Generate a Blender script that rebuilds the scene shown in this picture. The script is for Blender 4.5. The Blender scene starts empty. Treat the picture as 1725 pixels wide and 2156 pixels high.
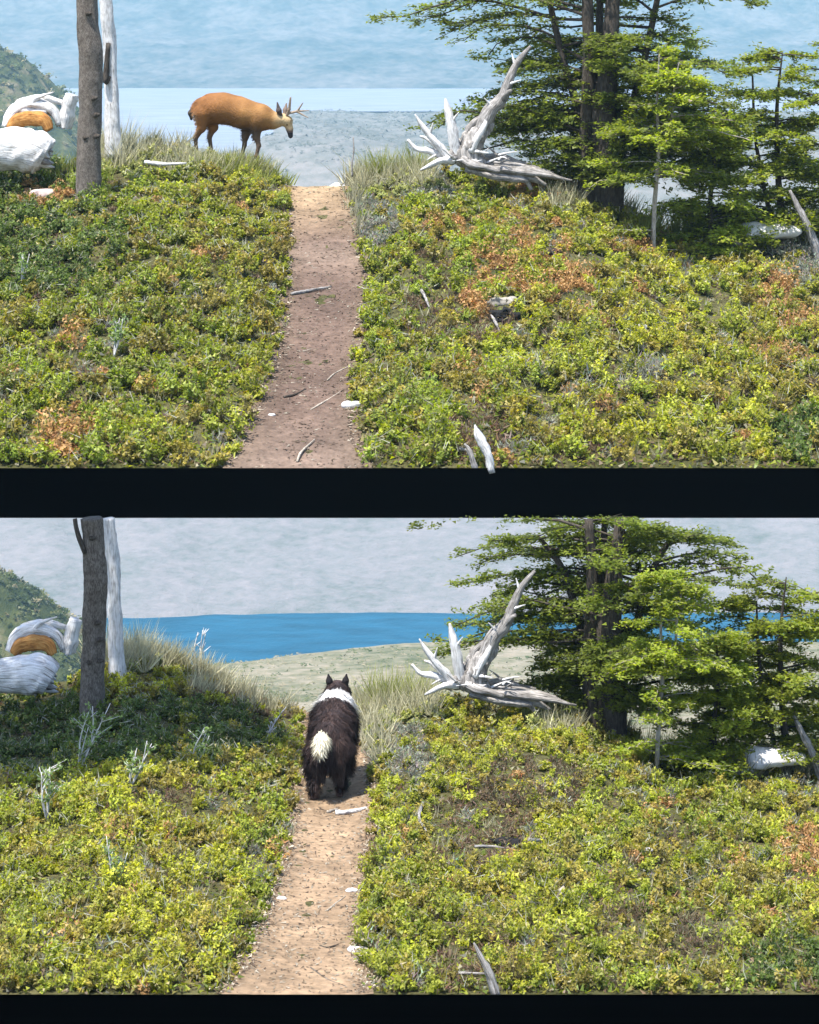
import bpy, math, random
import numpy as np
from mathutils import Vector
R = math.radians
scene = bpy.context.scene
col = scene.collection

# ------------------------------------------------------------------ camera, sky, sun, exposure
F, CU, VH = 4600.0, 862.5, 60.0          # focal length and horizon in units of the 1725-wide picture
cam = bpy.data.objects.new('camera', bpy.data.cameras.new('camera'))
col.objects.link(cam)
cam.data.sensor_fit = 'HORIZONTAL'; cam.data.sensor_width = 36.0
cam.data.lens = F / 1725.0 * 36.0
cam.data.shift_y = -(1078.0 - VH) / 1725.0
cam.rotation_euler = (R(90), 0, 0)
cam.data.clip_start = 0.1; cam.data.clip_end = 6000
scene.camera = cam

SUN = Vector((-0.40, -0.42, 1.60)).normalized()      # direction towards the sun
world = bpy.data.worlds.new('World'); scene.world = world
world.use_nodes = True
wt = world.node_tree
sky = wt.nodes.new('ShaderNodeTexSky'); sky.sky_type = 'NISHITA'; sky.sun_disc = False
sky.sun_elevation = math.asin(SUN.z); sky.sun_rotation = math.atan2(SUN.x, SUN.y)
bg = wt.nodes['Background']; bg.inputs['Strength'].default_value = 0.15
wt.links.new(sky.outputs[0], bg.inputs['Color'])
sun = bpy.data.objects.new('sun', bpy.data.lights.new('sun', 'SUN')); col.objects.link(sun)
sun.data.energy = 4.6; sun.data.angle = R(0.55); sun.data.color = (1.0, 0.955, 0.88)
sun.rotation_euler = SUN.to_track_quat('Z', 'Y').to_euler()
scene.view_settings.view_transform = 'Standard'; scene.view_settings.look = 'None'
scene.view_settings.exposure = 1.5; scene.view_settings.gamma = 1.0
scene.view_settings.use_curve_mapping = False
scene.cycles.use_denoising = True
scene.cycles.max_bounces = 6; scene.cycles.volume_bounces = 0
scene.cycles.transmission_bounces = 4

# ------------------------------------------------------------------ helpers
C = lambda *a: np.array(a, float)
def P(u, v, y): return np.array(((u - CU) / F * y, y, -(v - VH) / F * y))

def hash3(ix, iy, iz, seed):
    h = (ix * 374761393 + iy * 668265263 + iz * 2147483647 + seed * 974634777) & 0xffffffff
    h = ((h ^ (h >> 13)) * 1274126177) & 0xffffffff
    h = ((h ^ (h >> 16)) * 2246822519) & 0xffffffff
    return ((h ^ (h >> 15)) & 0xffff) / 65535.0

def vnoise(p, seed=0):
    p = np.asarray(p, float); i = np.floor(p).astype(np.int64); f = p - i; f = f * f * (3 - 2 * f)
    out = 0
    for dx in (0, 1):
        for dy in (0, 1):
            for dz in (0, 1):
                w = (f[..., 0] if dx else 1 - f[..., 0]) * (f[..., 1] if dy else 1 - f[..., 1]) * (f[..., 2] if dz else 1 - f[..., 2])
                out = out + w * hash3(i[..., 0] + dx, i[..., 1] + dy, i[..., 2] + dz, seed)
    return out

def fbm(p, seed=0, oct=4):
    p = np.asarray(p, float); s = 0; a = 0.5
    for k in range(oct):
        s = s + a * (vnoise(p, seed + k) - 0.5); p = p * 2.03; a *= 0.5
    return s            # about -0.5..0.5

def tag(o, label=None, cat=None, group=None, kind=None):
    if label: o['label'] = label
    if cat: o['category'] = cat
    if group: o['group'] = group
    if kind: o['kind'] = kind
    return o

def empty(name, loc, label=None, cat=None, group=None):
    o = bpy.data.objects.new(name, None); col.objects.link(o); o.location = loc
    o.empty_display_size = 0.1
    return tag(o, label, cat, group)

def mesh(name, verts, faces, mat, parent=None, loc=None, colors=None, tc=None, smooth=True):
    me = bpy.data.meshes.new(name)
    verts = np.asarray(verts, np.float32)
    if isinstance(faces, np.ndarray):
        n, k = faces.shape
        me.vertices.add(len(verts)); me.vertices.foreach_set('co', verts.ravel())
        me.loops.add(n * k); me.loops.foreach_set('vertex_index', faces.astype(np.int32).ravel())
        me.polygons.add(n)
        me.polygons.foreach_set('loop_start', np.arange(0, n * k, k, dtype=np.int32))
        me.polygons.foreach_set('loop_total', np.full(n, k, np.int32))
        me.update(calc_edges=True)
    else:
        me.from_pydata(verts.tolist(), [], faces); me.update()
    me.polygons.foreach_set('use_smooth', np.full(len(me.polygons), smooth))
    if colors is not None:
        c = np.ones((len(verts), 4), np.float32); c[:, :3] = colors
        me.attributes.new('Col', 'FLOAT_COLOR', 'POINT').data.foreach_set('color', c.ravel())
    if tc is not None:
        me.attributes.new('tc', 'FLOAT_VECTOR', 'POINT').data.foreach_set('vector', np.asarray(tc, np.float32).ravel())
    me.materials.append(mat)
    o = bpy.data.objects.new(name, me); col.objects.link(o)
    if parent: o.parent = parent
    if loc is not None: o.location = loc
    return o

# ------------------------------------------------------------------ materials
def new_mat(name, rough=0.8, spec=0.3):
    m = bpy.data.materials.new(name); m.use_nodes = True
    nt = m.node_tree; b = nt.nodes['Principled BSDF']
    b.inputs['Roughness'].default_value = rough; b.inputs['Specular IOR Level'].default_value = spec
    return m, nt, b

def nd(nt, t, **kw):
    n = nt.nodes.new(t)
    for k, v in kw.items():
        if k in n.inputs.keys(): n.inputs[k].default_value = v
        else: setattr(n, k, v)
    return n

def ramp(nt, stops):
    r = nt.nodes.new('ShaderNodeValToRGB'); e = r.color_ramp.elements
    while len(e) < len(stops): e.new(0.5)
    for el, (p, c) in zip(e, stops): el.position = p; el.color = (*c, 1)
    return r

def leaf_mat(name, trans=0.3, rough=0.45, spec=0.35):
    m, nt, b = new_mat(name, rough, spec)
    a = nd(nt, 'ShaderNodeAttribute', attribute_name='Col')
    nt.links.new(a.outputs['Color'], b.inputs['Base Color'])
    t = nd(nt, 'ShaderNodeBsdfTranslucent'); mx = nd(nt, 'ShaderNodeMixShader'); mx.inputs[0].default_value = trans
    hs = nd(nt, 'ShaderNodeHueSaturation', Saturation=1.15, Value=1.5)
    nt.links.new(a.outputs['Color'], hs.inputs['Color']); nt.links.new(hs.outputs[0], t.inputs['Color'])
    nt.links.new(b.outputs[0], mx.inputs[1]); nt.links.new(t.outputs[0], mx.inputs[2])
    nt.links.new(mx.outputs[0], nt.nodes['Material Output'].inputs['Surface'])
    return m

def soil_mat(name, scale, bump=0.6, contrast=0.5):
    m, nt, b = new_mat(name, 0.95, 0.1)
    a = nd(nt, 'ShaderNodeAttribute', attribute_name='Col')
    tcn = nd(nt, 'ShaderNodeTexCoord')
    n1 = nd(nt, 'ShaderNodeTexNoise', Scale=scale, Detail=8.0, Roughness=0.7)
    n2 = nd(nt, 'ShaderNodeTexVoronoi', Scale=scale * 2.2)
    for n in (n1, n2): nt.links.new(tcn.outputs['Object'], n.inputs['Vector'])
    r = ramp(nt, [(0.3, (1 - contrast,) * 3), (0.7, (1 + contrast,) * 3)])
    nt.links.new(n1.outputs[0], r.inputs[0])
    mx = nd(nt, 'ShaderNodeMix', data_type='RGBA', blend_type='MULTIPLY'); mx.inputs[0].default_value = 1
    nt.links.new(a.outputs['Color'], mx.inputs[6]); nt.links.new(r.outputs[0], mx.inputs[7])
    nt.links.new(mx.outputs[2], b.inputs['Base Color'])
    ad = nd(nt, 'ShaderNodeMath', operation='ADD'); nt.links.new(n1.outputs[0], ad.inputs[0]); nt.links.new(n2.outputs[0], ad.inputs[1])
    bp = nd(nt, 'ShaderNodeBump', Strength=bump, Distance=0.03)
    nt.links.new(ad.outputs[0], bp.inputs['Height']); nt.links.new(bp.outputs[0], b.inputs['Normal'])
    return m

def wood_mat(name, c_dark, c_mid, c_light, scale=1.0, bump=0.5, stretch=0.12, lo=0.35, hi=0.62):
    m, nt, b = new_mat(name, 0.8, 0.2)
    a = nd(nt, 'ShaderNodeAttribute', attribute_name='tc')
    mp = nd(nt, 'ShaderNodeMapping'); mp.inputs['Scale'].default_value = (scale, scale, scale * stretch)
    nt.links.new(a.outputs['Vector'], mp.inputs['Vector'])
    n1 = nd(nt, 'ShaderNodeTexNoise', Scale=9.0, Detail=6.0, Roughness=0.65)
    n2 = nd(nt, 'ShaderNodeTexNoise', Scale=1.6, Detail=4.0)
    nt.links.new(mp.outputs[0], n1.inputs['Vector']); nt.links.new(a.outputs['Vector'], n2.inputs['Vector'])
    ad = nd(nt, 'ShaderNodeMath', operation='MULTIPLY_ADD'); ad.inputs[1].default_value = 0.4; ad.inputs[2].default_value = -0.2
    nt.links.new(n2.outputs[0], ad.inputs[0])
    a2 = nd(nt, 'ShaderNodeMath', operation='ADD'); nt.links.new(n1.outputs[0], a2.inputs[0]); nt.links.new(ad.outputs[0], a2.inputs[1])
    r = ramp(nt, [(lo - 0.08, c_dark), ((lo + hi) / 2, c_mid), (hi + 0.05, c_light)])
    nt.links.new(a2.outputs[0], r.inputs[0]); nt.links.new(r.outputs[0], b.inputs['Base Color'])
    bp = nd(nt, 'ShaderNodeBump', Strength=bump, Distance=0.02)
    nt.links.new(n1.outputs[0], bp.inputs['Height']); nt.links.new(bp.outputs[0], b.inputs['Normal'])
    return m

def col_mat(name, rough=0.85, bump_scale=None, spec=0.15):
    m, nt, b = new_mat(name, rough, spec)
    a = nd(nt, 'ShaderNodeAttribute', attribute_name='Col')
    nt.links.new(a.outputs['Color'], b.inputs['Base Color'])
    if bump_scale:
        tcn = nd(nt, 'ShaderNodeTexCoord'); n1 = nd(nt, 'ShaderNodeTexNoise', Scale=bump_scale, Detail=5.0)
        nt.links.new(tcn.outputs['Object'], n1.inputs['Vector'])
        bp = nd(nt, 'ShaderNodeBump', Strength=0.4, Distance=0.02)
        nt.links.new(n1.outputs[0], bp.inputs['Height']); nt.links.new(bp.outputs[0], b.inputs['Normal'])
    return m

M_leaf = leaf_mat('shrub_leaf', 0.45, 0.5, 0.3)
M_tree_leaf = leaf_mat('tree_leaf', 0.55, .5, .25)
M_scrub = leaf_mat('far_scrub', 0.15, 0.9, 0.0)
M_grass = leaf_mat('grass_blade', 0.3, 0.6, 0.2)
M_soil = soil_mat('soil', 14.0)
M_path = soil_mat('trodden_earth', 11.0, 0.5, 0.38)
M_white = wood_mat('bleached_wood', (0.1066, 0.0943, 0.0861), (0.4592, 0.4428, 0.4264), (0.6232, 0.615, 0.6068), 1.0, 0.8, 0.1, 0.34, 0.54)
M_greywood = wood_mat('weathered_wood', (0.0432, 0.03744, 0.03312), (0.1944, 0.18, 0.1656), (0.36, 0.3384, 0.324), 1.0, 0.9, 0.08, .36, .58)
M_bark = wood_mat('grey_bark', (0.028, 0.022, 0.017), (0.118, 0.098, 0.080), (0.225, 0.198, 0.172), 1.2, 1.0, 0.35)
M_darkbark = wood_mat('dark_bark', (0.012, 0.010, 0.008), (0.045, 0.036, 0.028), (0.09, 0.075, 0.06), 1.2, 0.9, 0.2)
M_palebark = wood_mat('pale_bark', (0.12, 0.09, 0.0675), (0.27, 0.2325, 0.1875), (0.375, 0.345, 0.3), 1.2, 0.5, 0.3)
M_orange = wood_mat('rotten_wood', (0.112, 0.0385, 0.0084), (0.315, 0.14, 0.035), (0.42, 0.224, 0.07), 1.0, 0.6, 0.2)
M_rock = col_mat('stone', 0.9, 20.0)
M_fur = col_mat('fur', 0.75, 60.0)
M_chip = col_mat('litter', 0.9)

# ------------------------------------------------------------------ geometry builders
def tube(pts, rad, sides=10, groove=0.0, gk=5, wob=0.0, seed=0, cap=True):
    """tapered tube through pts; returns verts, faces(list), tc"""
    pts = np.asarray(pts, float); rad = np.asarray(rad, float); n = len(pts)
    T = np.gradient(pts, axis=0); T /= np.linalg.norm(T, axis=1)[:, None] + 1e-12
    ref = np.array((0.13, 0.97, 0.2)) if abs(T[0, 1]) < 0.8 else np.array((1.0, 0.1, 0.1))
    V, tcs, faces = [], [], []
    dist = np.concatenate([[0], np.cumsum(np.linalg.norm(np.diff(pts, axis=0), axis=1))])
    th = np.linspace(0, 2 * np.pi, sides, endpoint=False)
    for i in range(n):
        s = np.cross(T[i], ref); s /= np.linalg.norm(s); w = np.cross(s, T[i])
        rr = rad[i] * (1 + groove * (np.sin(gk * th + seed + 1.3 * np.sin(i * 0.35)) + 0.6 * np.sin((gk * 2 + 1) * th + seed * 2 + i * 0.2)))
        if wob: rr = rr * (1 + wob * 2 * fbm(np.stack([np.cos(th) * 1.5 + seed, np.sin(th) * 1.5, np.full(sides, dist[i] / (rad.max() + 1e-9) * 0.7)], 1), seed, 3))
        ring = pts[i] + rr[:, None] * (np.cos(th)[:, None] * s + np.sin(th)[:, None] * w)
        V.append(ring); tcs.append(np.stack([np.cos(th) * rad.max(), np.sin(th) * rad.max(), np.full(sides, dist[i])], 1))
    for i in range(n - 1):
        for k in range(sides):
            a, b2 = i * sides + k, i * sides + (k + 1) % sides
            faces.append((a, b2, b2 + sides, a + sides))
    V = np.concatenate(V); tcs = np.concatenate(tcs)
    if cap:
        faces.append(tuple(range(sides - 1, -1, -1))); faces.append(tuple(range((n - 1) * sides, n * sides)))
    return V, faces, tcs

class Acc:
    """collects tubes of one part into one mesh"""
    def __init__(s): s.V, s.F, s.T, s.n = [], [], [], 0
    def add(s, V, F, T):
        s.V.append(V); s.T.append(T); s.F += [tuple(i + s.n for i in f) for f in F]; s.n += len(V)
    def build(s, name, mat, parent, tcs=8.0, loc=None):
        return mesh(name, np.concatenate(s.V), s.F, mat, parent, loc, tc=np.concatenate(s.T) * tcs)

def smooth_path(pts, n):
    """Catmull-Rom resampling"""
    pts = np.asarray(pts, float)
    if len(pts) < 3:
        t = np.linspace(0, 1, n)[:, None]; return pts[0] * (1 - t) + pts[-1] * t
    ext = np.vstack([2 * pts[0] - pts[1], pts, 2 * pts[-1] - pts[-2]])
    out = []
    for t in np.linspace(0, len(pts) - 1 - 1e-9, n):
        i = int(t); f = t - i; p0, p1, p2, p3 = ext[i:i + 4]
        out.append(0.5 * (2 * p1 + (p2 - p0) * f + (2 * p0 - 5 * p1 + 4 * p2 - p3) * f * f + (3 * p1 - p0 - 3 * p2 + p3) * f ** 3))
    return np.array(out)

class Leaves:
    def __init__(s): s.c, s.a, s.n, s.L, s.W, s.k = [], [], [], [], [], []
    def add(s, c, a, n, L, W, k):
        m = len(c)
        s.c.append(c); s.a.append(a); s.n.append(n)
        s.L.append(np.broadcast_to(L, (m,))); s.W.append(np.broadcast_to(W, (m,))); s.k.append(np.broadcast_to(k, (m, 3)))
    def arrays(s, keep=None):
        c, a, n = map(np.concatenate, (s.c, s.a, s.n)); L, W, k = map(np.concatenate, (s.L, s.W, s.k))
        if keep is not None:
            q = keep(c); c, a, n, L, W, k = c[q], a[q], n[q], L[q], W[q], k[q]
        a = a / (np.linalg.norm(a, axis=1)[:, None] + 1e-9)
        sd = np.cross(n, a); sd /= np.linalg.norm(sd, axis=1)[:, None] + 1e-9
        nn = np.cross(a, sd)
        L = L[:, None]; W = W[:, None]
        W = W * 1.3
        v = np.stack([c + sd * W * .5 - a * L * .42, c + a * L * .58 - nn * W * .12, c - sd * W * .5 - a * L * .42], 1)
        f = np.arange(len(c) * 3).reshape(-1, 3)
        kk = np.repeat(k, 3, axis=0)
        return v.reshape(-1, 3), f, kk
    def build(s, name, mat, parent=None, loc=None, keep=None):
        v, f, k = s.arrays(keep)
        return mesh(name, v, f, mat, parent, loc, colors=k, smooth=False)

def surface_nets(D, lo, h):
    nx, ny, nz = D.shape; ins = D < 0
    cs = [(i, j, k) for i in (0, 1) for j in (0, 1) for k in (0, 1)]
    sl = lambda o: tuple(slice(q, q + m - 1) for q, m in zip(o, D.shape))
    cnt = sum(ins[sl(o)].astype(int) for o in cs)
    act = (cnt > 0) & (cnt < 8)
    idx = -np.ones(act.shape, int); idx[act] = np.arange(act.sum())
    ijk = np.argwhere(act); pos = np.zeros((len(ijk), 3)); num = np.zeros(len(ijk))
    vals = {o: D[ijk[:, 0] + o[0], ijk[:, 1] + o[1], ijk[:, 2] + o[2]] for o in cs}
    for a in cs:
        for ax in range(3):
            if a[ax] == 0:
                b = list(a); b[ax] = 1; b = tuple(b)
                va, vb = vals[a], vals[b]; m = (va < 0) != (vb < 0)
                t = np.where(m, va / np.where(va - vb == 0, 1, va - vb), 0)
                p = np.array(a, float)[None] + t[:, None] * (np.array(b) - np.array(a))[None]
                pos[m] += p[m]; num[m] += 1
    V = lo + h * (ijk + pos / num[:, None]); faces = []
    for ax in range(3):
        b, c = (ax + 1) % 3, (ax + 2) % 3
        s0 = [slice(None)] * 3; s1 = [slice(None)] * 3
        s0[ax] = slice(0, -1); s1[ax] = slice(1, None)
        e = np.argwhere(ins[tuple(s0)] != ins[tuple(s1)])
        e = e[(e[:, b] > 0) & (e[:, c] > 0) & (e[:, b] < D.shape[b] - 1) & (e[:, c] < D.shape[c] - 1)]
        def g(db, dc):
            q = e.copy(); q[:, b] -= db; q[:, c] -= dc; return idx[q[:, 0], q[:, 1], q[:, 2]]
        quad = np.stack([g(1, 1), g(0, 1), g(0, 0), g(1, 0)], 1)
        fl = ins[e[:, 0], e[:, 1], e[:, 2]]
        quad[~fl] = quad[~fl][:, ::-1]
        faces.append(quad)
    return V, np.concatenate(faces)

def body_sdf(caps, h, pad=8, k=8.0, noise=None):
    """caps: (p0, p1, r0, r1[, k]) smooth-united tapered capsules -> verts, quads"""
    A = np.array([c[0] for c in caps] + [c[1] for c in caps], float); rm = max(max(c[2], c[3]) for c in caps)
    lo = A.min(0) - rm - pad; hi = A.max(0) + rm + pad
    n = np.ceil((hi - lo) / h).astype(int) + 1
    g = np.stack(np.meshgrid(*[lo[i] + h * np.arange(n[i]) for i in range(3)], indexing='ij'), -1)
    D = None
    for c in caps:
        a, b = np.array(c[0], float), np.array(c[1], float); ba = b - a; kk = c[4] if len(c) > 4 else k
        t = np.clip(((g - a) @ ba) / (ba @ ba + 1e-9), 0, 1)
        d = np.linalg.norm(g - a - t[..., None] * ba, axis=-1) - (c[2] + (c[3] - c[2]) * t)
        if D is None: D = d
        else:
            hh = np.clip(0.5 + 0.5 * (D - d) / kk, 0, 1); D = D * (1 - hh) + d * hh - kk * hh * (1 - hh)
    if noise: D = D + noise(g)
    return surface_nets(D, lo, h)

def vert_normals(V, Fq):
    n = np.zeros_like(V); fn = np.cross(V[Fq[:, 2]] - V[Fq[:, 0]], V[Fq[:, 3]] - V[Fq[:, 1]])
    for k in range(4): np.add.at(n, Fq[:, k], fn)
    return n / (np.linalg.norm(n, axis=1)[:, None] + 1e-9)

class Place:
    """an anchor on the slope; L() turns a picture coordinate and a depth offset into local metres"""
    def __init__(s, u, v, y, du=0, dv=0):
        s.du, s.dv, s.y, s.s = du, dv, y, y / F; s.O = P(u + du, v + dv, y)
    def L(s, u, v, b=0): return P(u + s.du, v + s.dv, s.y + b * s.s) - s.O
    def path(s, pts): return np.array([s.L(*p) for p in pts])

# ------------------------------------------------------------------ the two slopes
class Slope:
    def __init__(s, y0, yc, v0, crest, path):
        s.y0, s.yc, s.v0 = y0, yc, v0
        s.cu, s.cv = np.array(crest, float).T; s.pp = np.array(path, float)
    def vc(s, u): return np.interp(u, s.cu, s.cv)
    def v_of(s, u, y):
        g = (1 / s.y0 - 1 / y) / (1 / s.y0 - 1 / s.yc); return s.v0 + (s.vc(u) - s.v0) * g
    def y_of(s, u, v):
        g = (v - s.v0) / (s.vc(u) - s.v0); return 1 / (1 / s.y0 - g * (1 / s.y0 - 1 / s.yc))
    def z(s, x, y):
        x = np.asarray(x, float); y = np.asarray(y, float); yy = np.minimum(y, s.yc)
        z = -(s.v_of(CU + x * F / yy, yy) - VH) / F * yy
        d = np.maximum(y - s.yc, 0); z = z - 0.55 * d * d / (d + 0.5)
        sc = s.yc / 26.0
        p = np.stack(np.broadcast_arrays(x / sc * 2.2, y / sc * 2.2, 0 * x + 3.3), -1)
        u = CU + x * F / yy; v = s.v_of(u, yy); l, rr = s.edges(v)
        m = np.clip(np.maximum(l - u, u - rr) / 110, 0, 1); m = m * m * (3 - 2 * m); e = np.clip((yy - s.y0) / (.10 * s.y0), 0, 1); m = m * e
        return z + sc * (0.10 * e + 0.16 * m) * fbm(p * .8, 5, 4) + m * 16 * yy / F * np.clip((v - 420 - (0 if s.yc > 20 else 1105)) / 120, 0, 1)
    def pt(s, u, v):
        y = s.y_of(u, v); x = (u - CU) / F * y; return np.array((x, y, float(s.z(x, y))))
    def edges(s, v): return np.interp(v, s.pp[:, 0], s.pp[:, 1]), np.interp(v, s.pp[:, 0], s.pp[:, 2])

A = Slope(17.0, 26.0, 992,
    [(-500, 362), (0, 358), (100, 358), (200, 330), (300, 315), (400, 322), (500, 345), (560, 372), (610, 392), (720, 392), (800, 385), (960, 362), (1180, 384), (1300, 440), (1400, 500), (1725, 510), (2300, 510)],
    [(380, 612, 722), (450, 612, 735), (520, 610, 758), (600, 610, 770), (700, 602, 752), (780, 575, 740), (850, 548, 738), (900, 525, 740), (984, 485, 768), (1010, 475, 770)])
B = Slope(9.0, 15.0, 2099,
    [(-500, 1458), (0, 1454), (130, 1448), (250, 1385), (320, 1392), (400, 1425), (500, 1455), (590, 1495), (640, 1512), (730, 1512), (800, 1495), (960, 1472), (1180, 1490), (1300, 1545), (1400, 1608), (1725, 1618), (2300, 1618)],
    [(1490, 640, 735), (1600, 640, 770), (1700, 628, 782), (1800, 606, 772), (1850, 590, 768), (1950, 560, 748), (2000, 540, 745), (2090, 482, 772), (2110, 478, 775)])

def grid_mesh(xs, ys, zf):
    X, Y = np.meshgrid(xs, ys); Z = zf(X, Y)
    V = np.stack([X, Y, Z], -1).reshape(-1, 3); nx, ny = len(xs), len(ys)
    i = np.arange((ny - 1) * (nx - 1)); r, c = divmod(i, nx - 1); a = r * nx + c
    return V, np.stack([a, a + 1, a + nx + 1, a + nx], 1), (nx, ny)

def slope_structures(S, yend, half, bottom):
    sc = S.yc / 26.0
    xs = np.linspace(-half, half, 170); ys = np.concatenate([np.linspace(S.y0, S.yc, 120), np.linspace(S.yc, yend, 30)[1:]])
    V, Fq, (nx, ny) = grid_mesh(xs, ys, S.z)
    n = fbm(V / sc * 1.7, 31, 4); k = np.clip(n * 2 + 0.5, 0, 1)[:, None]
    c = (1 - k) * np.array((0.034, 0.036, 0.012)) + k * np.array((0.075, 0.068, 0.030))
    mesh('ground', V, Fq, M_soil, colors=c)['kind'] = 'structure'
    # the path: a sheet 4 mm above the ground
    vs = np.linspace(S.pp[0, 0] + 4, S.v0 - 1, 90); rows = []; cols = []
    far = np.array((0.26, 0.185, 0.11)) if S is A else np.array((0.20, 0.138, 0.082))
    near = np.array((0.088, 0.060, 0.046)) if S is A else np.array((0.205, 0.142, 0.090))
    for i, v in enumerate(vs):
        l, r = S.edges(v); l -= 14; r += 14
        for t in np.linspace(0, 1, 26):
            u = l + (r - l) * t; y = S.y_of(u, v); x = (u - CU) / F * y
            e = abs(t - .5) * 2
            rows.append((x, y, float(S.z(x, y)) + 0.004 + 0.010 * sc * (e ** 3) + 0.02 * sc * float(fbm((x / sc * 5, y / sc * 5, 1), 9, 3))))
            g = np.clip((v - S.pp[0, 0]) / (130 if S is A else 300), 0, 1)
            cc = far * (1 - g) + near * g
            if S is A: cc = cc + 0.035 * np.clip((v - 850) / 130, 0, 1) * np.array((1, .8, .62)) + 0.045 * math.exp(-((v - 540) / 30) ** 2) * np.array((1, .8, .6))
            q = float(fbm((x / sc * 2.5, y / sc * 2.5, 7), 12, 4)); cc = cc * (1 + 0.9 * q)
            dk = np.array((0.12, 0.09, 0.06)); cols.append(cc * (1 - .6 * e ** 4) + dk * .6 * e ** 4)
    i = np.arange(89 * 25); r, c2 = divmod(i, 25); a = r * 26 + c2
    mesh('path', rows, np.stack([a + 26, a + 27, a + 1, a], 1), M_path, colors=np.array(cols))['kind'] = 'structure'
    # added black front strip standing for a caption bar, with sides and underside
    m, nt, b = new_mat('black_strip', 1.0, 0.0); b.inputs['Base Color'].default_value = (0.0001, 0.0001, 0.0001, 1)
    top = [(x, S.y0 - 0.01, -(S.v0 - 7 - VH) / F * S.y0) for x in xs]
    W = [(x, S.y0 - 0.01, bottom) for x in xs]; nxs = len(xs)
    Vv = top + W; Fv = [(k2, k2 + nxs, k2 + nxs + 1, k2 + 1) for k2 in range(nxs - 1)]
    o = len(Vv); back = V.reshape(ny, nx, 3)[-1]
    Vv += [(xs[0], yend, back[0, 2]), (xs[-1], yend, back[-1, 2]), (xs[0], yend, bottom), (xs[-1], yend, bottom)]
    Fv += [(0, o, o + 2, nxs), (nxs - 1, 2 * nxs - 1, o + 3, o + 1), (o, o + 1, o + 3, o + 2), (nxs, o + 2, o + 3, 2 * nxs - 1)]
    if S is A:                                   # two piers under the upper bank, well outside the picture
        for px in (-8.4, 8.4):
            o = len(Vv)
            Vv += [(px + dx, yy, zz) for zz in (bottom, -22) for dx, yy in ((-.6, 18), (.6, 18), (.6, 29), (-.6, 29))]
            Fv += [(o + k2, o + (k2 + 1) % 4, o + 4 + (k2 + 1) % 4, o + 4 + k2) for k2 in range(4)]
    mesh('black_edge', Vv, Fv, m, smooth=False)['kind'] = 'structure'

slope_structures(A, 29.5, 9.0, -(1090.5 - VH) / F * 16.99)
slope_structures(B, 21.0, 8.0, -9.5)

# ------------------------------------------------------------------ far terrain, lakes, hills
def terrain_mat(name, stops, s1, s2, bump=0.0, sc=(1, 0.45, 1.6)):
    m, nt, b = new_mat(name, 0.95, 0.05)
    tcn = nd(nt, 'ShaderNodeTexCoord'); mp = nd(nt, 'ShaderNodeMapping'); mp.inputs['Scale'].default_value = sc
    nt.links.new(tcn.outputs['Object'], mp.inputs['Vector'])
    n1 = nd(nt, 'ShaderNodeTexNoise', Scale=s1, Detail=7.0, Roughness=0.68)
    n2 = nd(nt, 'ShaderNodeTexNoise', Scale=s2, Detail=5.0, Roughness=0.6)
    for n in (n1, n2): nt.links.new(mp.outputs[0], n.inputs['Vector'])
    ad = nd(nt, 'ShaderNodeMath', operation='MULTIPLY_ADD'); ad.inputs[1].default_value = 0.55; ad.inputs[2].default_value = -0.02
    a3 = nd(nt, 'ShaderNodeMath', operation='MULTIPLY'); a3.inputs[1].default_value = 0.5
    nt.links.new(n2.outputs[0], a3.inputs[0])
    nt.links.new(n1.outputs[0], ad.inputs[0]); nt.links.new(a3.outputs[0], ad.inputs[2])
    r = ramp(nt, stops); nt.links.new(ad.outputs[0], r.inputs[0]); nt.links.new(r.outputs[0], b.inputs['Base Color'])
    if bump:
        bp = nd(nt, 'ShaderNodeBump', Strength=bump, Distance=1.0)
        nt.links.new(n1.outputs[0], bp.inputs['Height']); nt.links.new(bp.outputs[0], b.inputs['Normal'])
    return m

# (y, v on the centre line) : valley, near shore, lower lake bed, lower mountainside, plateau, upper lake bed, upper mountain
prof = [(-40, -8.0), (5, -9.5), (22, -14), (60, -23)]
prof += [(y, -(v - VH) / F * y) for y, v in [(150, 1545), (230, 1440)]]
LZ = -(1372 - VH) / F * 285; LY = LZ * -F / (1293 - VH)
UZ = -(232 - VH) / F * 900; UY = UZ * -F / (186 - VH)
Q = lambda y, v: (y, -(v - VH) / F * y)
prof += [(283, LZ + .25), (288, LZ - 1.5), (LY - 3, LZ - 1.5), (LY + 1, LZ + 0.3), Q(328, 1070), Q(365, 840), Q(450, 590), Q(530, 415), (570, UZ + .2), (700, UZ + .8), (893, UZ + .3), (905, UZ - 2), (UY - 8, UZ - 2), (UY + 6, UZ + .5), Q(1500, 60), Q(1900, -230), Q(2050, -260)]
py, pz = np.array(prof).T

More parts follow.
